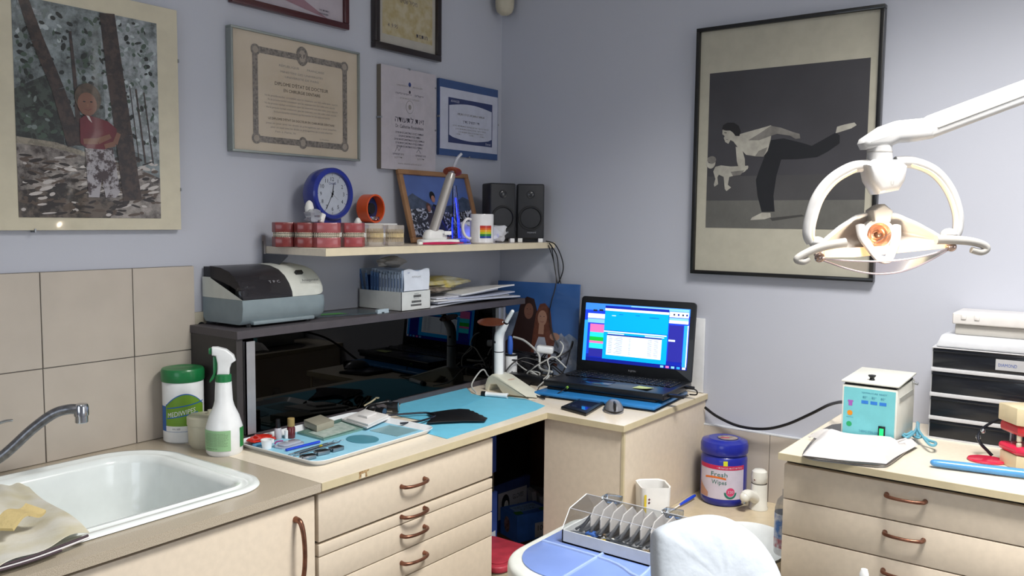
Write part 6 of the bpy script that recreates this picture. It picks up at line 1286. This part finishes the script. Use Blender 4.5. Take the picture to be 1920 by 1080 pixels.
t = thing('instrument_box', 'white instrument box with divider ribs under a clear sloping lid on the blue cart', 'instrument box', (-1.03, -.967, .7515))
BL = .285
M_ib = mat('box_white', '#d3d4d2', .35, coat=.2)
mb = MB(); mb.bx(0, .003, -BL, 0, 0, .028, M_ib).bx(.127, .13, -BL, 0, 0, .028, M_ib).bx(0, .13, -.003, 0, 0, .028, M_ib).bx(0, .13, -BL, -BL + .003, 0, .028, M_ib).bx(0, .13, -BL, 0, 0, .003, M_ib).bx(.003, .127, -BL + .003, -.003, .016, .018, mat('insert_grey', '#8f8f90', .4)); mb.build('base', t)
mb = MB(frame((0, 0, 0), (1, 0, 0), (0, 0, 1))); M_cl4 = glassy('box_lid_clear', '#eceef0', .02, .03, 1.12)
pf = [(.0, .029), (.03, .068), (.1, .082), (.13, .05), (.13, .029)]
for y in (0, BL): mb.poly(pf, M_cl4, y if y == 0 else BL)
for (a_, b_) in zip(pf, pf[1:]): mb.poly([(a_[0], a_[1], 0), (b_[0], b_[1], 0), (b_[0], b_[1], BL), (a_[0], a_[1], BL)], M_cl4)
mb.build('clear_lid', t)
mb = MB(); E_ = .0012
for (a_, b_) in zip(pf[:3], pf[1:3]): 
    for y in (0, -BL): mb.tube([(a_[0], y, a_[1]), (b_[0], y, b_[1])], E_, M_ib, 6, 0)
for q_ in pf[1:3]: mb.tube([(q_[0], 0, q_[1]), (q_[0], -BL, q_[1])], E_ * .7, mat('lid_edge', '#aeb0b4', .3), 6, 0)
mb.build('lid_edge', t)
for k in range(10):
    y = -.045 - .0245 * k
    mb = MB(Matrix.Translation((0, y, .018)) @ frame((0, 0, 0), (1, 0, 0), (0, 0, 1))); mb.prism([(.045, 0), (.12, 0), (.12, .04), (.1, .06), (.06, .053), (.045, .035)], -.0015, .0015, mat('rib_ivory', '#d2ccc6', .4), .0005, 1); mb.build('divider', t)
for y in (-.05, -.2): MB().bx(.115, .145, y - .02, y + .02, .064, .08, M_clear, .002).build('hinge', t)
rr = random.Random(8); IG = 'steel forceps and handpieces in the instrument box'
P0 = Vector((-1.03, -.967, .7515))
for k in range(10):
    y = -.032 - .0245 * k
    mb = MB(); mb.tube([(.018, y - .004, .03), (.04, y, .034), (.07, y + .002, .044), (.1, y + .002, .052)], lambda q: .0035 + .0015 * q, M_steel, 8, flat=.8).tube([(.018, y + .007, .03), (.04, y + .004, .033), (.07, y + .003, .04)], .003, M_steel, 8)
    o = mb.build('steel_forceps', loc=tuple(P0)); tag(o, 'steel forceps standing between the ribs of the box, %s' % ['first from the box left end', 'second from the box left end', 'third from the box left end', 'fourth from the box left end', 'fifth from the box left end', 'sixth from the box left end', 'seventh from the box left end', 'eighth from the box left end', 'ninth from the box left end', 'nearest the hidden right end'][k], 'forceps', IG)
wh = ['far left', 'left', 'left middle', 'middle', 'right middle', 'right', 'far right', 'front left', 'front middle', 'front right', 'back left', 'back middle']
for k in range(12):
    x = rr.uniform(.012, .04); y = -.03 - .02 * k; a_ = rr.uniform(-.35, .35) + PI / 2
    dx, dy = math.cos(a_) * .022, math.sin(a_) * .022
    col = [M_steel, M_chrome, M_steel, mat('tan_handle', '#8f7b62', .4), M_white, M_steel][k % 6]
    o = MB().tube([(x - dx, y - dy, .0215), (x, y, .023), (x + dx, y + dy, .0215)], lambda q: .0018 + .0014 * q, col, 8).build('small_instrument', loc=tuple(P0)); tag(o, 'small %s tool lying flat in the instrument box, %s' % (['steel', 'shiny', 'steel', 'tan', 'white', 'steel'][k % 6], wh[k]), 'instrument', 'small tools lying in the instrument box')
o = MB().bx(.012, .034, -.075, -.05, .0185, .03, mat('blue_bit', '#3b62a8', .4), .003).build('blue_capsule', loc=tuple(P0)); tag(o, 'small blue capsule among the steel tools at the left of the box', 'capsule')
for k, y in enumerate((-.055, -.09)): tag(MB().cyl((.008, y, .0225), (.014, y - .012, .0225), .003, mat('yellow_bit', '#c9a62a', .4)).build('yellow_tip', loc=tuple(P0)), ['yellow tip nearest the left end of the instrument box', 'second yellow tip in the instrument box'][k], 'tip')

# ================================================================ chair headrest under a white cover
hc = Vector((-1.154, -1.382, 0.823))
rh = Vector((.597, -.802, 0)).normalized(); vd = Vector((-.8, -.594, 0)).normalized()
upv = (Vector((0, 0, 1)) * math.cos(.5) - vd * math.sin(.5)).normalized()
t = thing('chair_headrest', 'dental chair headrest under a crinkled white disposable cover', 'headrest', tuple(hc), 0)
F = frame((0, 0, 0), rh, upv)
OUT = [(-.121, .08), (-.112, .092), (-.08, .104), (-.04, .114), (-.005, .117), (.025, .11), (.055, .093), (.083, .066), (.103, .034), (.117, -.01), (.121, -.06), (.115, -.13), (.09, -.16), (-.09, -.16), (-.118, -.13), (-.123, -.05), (-.124, .03)]
OUT = smooth2(OUT, 1)
M_cv = mat('nonwoven_cover', '#a9b0b8', .8, bump=.6, bscale=60, var=.03, scale=40)
tt = bmesh.new(); rows = []
cxo = 0; cyo = -.02
for s_, z_ in ((.90, -.045), (.985, -.035), (1.0, -.02), (1.0, .0), (.985, .014), (.95, .025), (.88, .033), (.7, .040), (.45, .043), (.2, .042)):
    row = []
    for k, (x, y) in enumerate(OUT):
        wv = .0009 * math.sin(k * 1.9 + s_ * 9) * (1 if s_ > .4 else .6) - (.006 * math.exp(-((x - .07) ** 2 + (y + .0) ** 2) / .002) if z_ > .02 else 0)
        row.append(tt.verts.new(((cxo + (x - cxo) * s_) * .95, (cyo + (y - cyo) * s_) * .95, z_ + wv)))
    rows.append(row)
for A_, B_ in zip(rows, rows[1:]):
    for k in range(len(A_)): tt.faces.new((A_[k], A_[(k + 1) % len(A_)], B_[(k + 1) % len(A_)], B_[k]))
tt.faces.new(rows[0][::-1]); tt.faces.new(rows[-1]); bmesh.ops.recalc_face_normals(tt, faces=tt.faces); bmesh.ops.subdivide_edges(tt, edges=tt.edges[:], cuts=1, use_grid_fill=True, smooth=.6)
mb = MB(F); mb.put(tt, M_cv); mb.build('cover', t, smooth=80)
MB().tube([(0, -.02, -.06), (0, -.1, -.25), (0, -.2, -.45), (0, -.3, -.66)], .022, M_steel, 14).build('support_bar', t)
o = MB().bx(-.2, .2, -.2, .2, 0, .03, mat('base_grey', '#8c8f92', .4), .01).bx(-.06, .06, -.06, .06, .03, .12, MATS['base_grey']).build('base_plate', t); o.location = (0, -.3, -hc.z + .0)
tp = Vector((-1.052, -1.599, 0.855)); t = thing('white_tip', 'small rounded white nozzle tip poking up at the bottom edge of the picture', 'nozzle', (tp.x, tp.y, tp.z - .1)); MB().lathe([(0, 0), (.006, 0), (.0075, .08), (.0075, .1), (.005, .108), (0, .1095)], M_white, seg=20).build('nozzle', t); MB().tube([(0, 0, 0), (0, -.02, -.1), (.1, -.1, -.3), (.2, -.25, -tp.z + .11)], .006, M_cw2, 8).build('hose', t)

# ================================================================ dental operating lamp
LO = Vector((-0.842, -1.551, 1.433)); K = 1.6 / 1585.38
t = thing('dental_lamp', 'white dental operating lamp, lit, with a ring-shaped yoke on a long arm', 'lamp', tuple(LO), 0)
F = frame((0, 0, 0), rh, (0, 0, 1))        # u right, v up, w towards the patient side
def U(px, py, w=0.0): return ((px - 1650) * K, (440 - py) * K, w)
M_lw2 = mat('lamp_white', '#b2b1b0', .3, coat=.35); M_lg2 = mat('lamp_grey', '#9b9893', .4)
mb = MB(F)
ar = [(U(1716,230)), (U(1732,218)), (U(2250,18)), (U(2250,62)), (U(1732,262)), (U(1716,258))]
mb.prism([(q[0], q[1]) for q in ar][::-1], -.02, .02, M_lw2, .008, 4); mb.tube([U(1738,243,.0205), U(2250,45,.0205)], .0012, M_lg2, 6, 0); mb.build('arm', t)
mb = MB(F); kn = [U(1604,272), U(1607,263), U(1640,240), U(1668,230), U(1724,224), U(1738,240), U(1735,262), U(1700,268), U(1672,270), U(1655,279), U(1610,283)]
mb.prism([(q[0], q[1]) for q in kn][::-1], -.022, .022, M_lw2, .012, 4); mb.build('knuckle', t)
MB(F).cyl(U(1643,306), U(1641,276), .0225, M_lw2).cyl(U(1642,288), U(1642,286), .0229, M_lg2).build('neck', t)
mb = MB(F); hb_ = [U(1608,312), U(1624,302), U(1668,302), U(1683,314), U(1680,340), U(1670,358), U(1632,366), U(1616,342)]
mb.prism([(q[0], q[1]) for q in hb_][::-1], -.02, .034, M_lw2, .012, 4).text('U', .003, .092, .007, M_lg2, .0345); mb.build('hub', t)
LA = [U(1622,312), U(1590,317), U(1555,338), U(1530,370), U(1517,410), U(1514,440), U(1521,456)]
RA = [U(1672,306), U(1705,306), U(1745,322), U(1775,355), U(1792,395), U(1795,425), U(1790,441)]
M_warm = mat('warm_diffuser', '#f2c48e', .4, emit=.9, ecol='#ffc890')
for k, pts in enumerate((LA, RA)):
    MB(F).tube(pts, lambda q: .0115 - .002 * q, M_lw2, 16).build('yoke_arm', t)
    MB(F).tube([(x + (.007 if k == 0 else -.007), y - .003, .006) for x, y, z_ in pts[1:]], .0045, mat('yoke_bulb_glow', '#e8d0b0', .35, emit=.35, ecol='#ffd8a8'), 8).build('yoke_inner_glow', t)  # warm bulb light on the yoke's inner side, put in as colour and glow
# leaf-shaped reflector, a curved shell open towards the patient
TOP = [(1527, 476), (1550, 452), (1580, 428), (1612, 408), (1650, 398), (1688, 404), (1725, 420), (1752, 436), (1774, 452)]
BOT = [(1527, 482), (1560, 480), (1590, 476), (1620, 473), (1650, 470), (1680, 466), (1710, 462), (1740, 459), (1774, 457)]
def refl(u, v, off=0.0):
    k = min(7, int(u * 8)); f = u * 8 - k; s_ = lambda A, j: A[k][j] * (1 - f) + A[k + 1][j] * f
    x = s_(TOP, 0) * (1 - v) + s_(BOT, 0) * v; y = s_(TOP, 1) * (1 - v) + s_(BOT, 1) * v
    return U(x, y, -.05 * math.sin(PI * u) * (.45 + .55 * math.sin(PI * v)) + off)
MB(F).grid(refl, 32, 8, mat('reflector_shell', '#b0aaa3', .3, coat=.3), th=.004).build('reflector', t)
MB(F).tube([refl(k / 16, 0) for k in range(17)], .0045, M_lw2, 10, 2).build('reflector_rim', t)
mb = MB(F); mb.prism([U(a_, b_)[:2] for a_, b_ in ((1631, 395), (1645, 385), (1652, 383), (1668, 396), (1664, 416), (1635, 416))][::-1], -.03, .012, M_lg2, .004, 3); mb.build('clip', t)
mb = MB(F @ Matrix.Translation(U(1649, 441))); mb.lathe([(.031, -.02), (.031, -.004), (.024, .0), (.0225, -.003)], M_lw2, seg=36); mb.build('lamp_socket', t)
mb = MB(F @ Matrix.Translation(U(1649, 441))); M_cr = mat('copper_reflector', '#c99a80', .2, .9, emit=.12, ecol='#ffb080')
mb.lathe([(.0225, -.001), (.018, -.006), (.0165, -.005), (.013, -.010), (.0115, -.009), (.008, -.014), (.006, -.013)], M_cr, seg=36).lathe([(.006, -.013), (.0055, -.004), (.003, -.001), (0, -.0005)], mat('bulb_cap', '#5a4a40', .3, .7), seg=20); mb.build('bulb_reflector', t)
MB(F).tube([U(1634,460,.002), U(1655,446,.002), U(1668,436,.002)], .0006, M_ink, 6, 0).build('bulb_wire', t)
MB(F).tube([U(1617,424,-.012), U(1617,445,.0), U(1628,468,.015), U(1640,484,.022), U(1656,486,.022), U(1667,470,.015), U(1680,446,.0), U(1684,424,-.012)], lambda q: .0095 - .002 * math.sin(PI * q), M_lw2, 14, flat=.8).build('guard', t)
MB(F).prism([U(a_, b_)[:2] for a_, b_ in ((1544, 469), (1772, 453), (1772, 464), (1700, 472), (1600, 483), (1546, 484))][::-1], .001, .004, M_warm).build('light_strip', t)
def vis(u, v):
    x = 1532 + (1782 - 1532) * u; sag = math.sin(PI * u); y = 486 - 24 * u + 12 * sag + 26 * sag * v
    return U(x, y, .01 + .045 * sag - .03 * sag * v)
MB(F).grid(vis, 30, 4, glassy('visor_clear', '#efe6e8', .03, .2, 1.12), th=.0).build('clear_visor', t)
mb = MB(F)
for v in (0, 1): mb.tube([vis(k / 14, v) for k in range(15)], .0016, mat('visor_edge', '#cfc3c6', .2, trans=.4), 6, 2)
mb.build('visor_edge', t)
for (ha, hb2) in (([(1574, 455), (1550, 459), (1520, 467), (1492, 481), (1486, 488), (1498, 491), (1508, 486)], 'left'), ([(1740, 448), (1765, 448), (1800, 450), (1826, 456), (1834, 464), (1824, 470), (1806, 466)], 'right')):
    MB(F).tube([U(a_, b_, .03) for a_, b_ in ha], lambda q: .0088 - .003 * q, M_lg2, 14).build('handle', t)
for px, py in ((1533, 484), (1776, 461)): MB(F).ball(U(px, py, .015), (.0095, .0095, .012), mat('joint_chrome', '#b09a90', .15, .8)).build('joint', t)
for px, py in ((1532, 456), (1779, 438)): MB(F).ball(U(px, py, .0), (.015, .0115, .015), M_lw2).build('yoke_end', t)
# column carrying the arm, hanging from the ceiling to the right of the view
e_ = F @ Vector(U(2235, 38)); ee = LO + e_
MB().cyl((e_.x, e_.y, e_.z - .05), (e_.x, e_.y, 2.6 - LO.z - .03), .025, M_lw2).cyl((e_.x, e_.y, 2.6 - LO.z - .03), (e_.x, e_.y, 2.6 - LO.z - .001), .08, M_lw2).build('ceiling_column', t)
def lampL(name, px, py, w_, e, size=.01):
    l = bpy.data.lights.new(name, 'POINT'); l.energy = e; l.color = (1, .82, .62); l.shadow_soft_size = size
    o = bpy.data.objects.new(name, l); COL.objects.link(o); o.location = LO + (F @ Vector(U(px, py, w_))); return o
lampL('halogen_bulb', 1650, 462, .055, 1.1, .012)
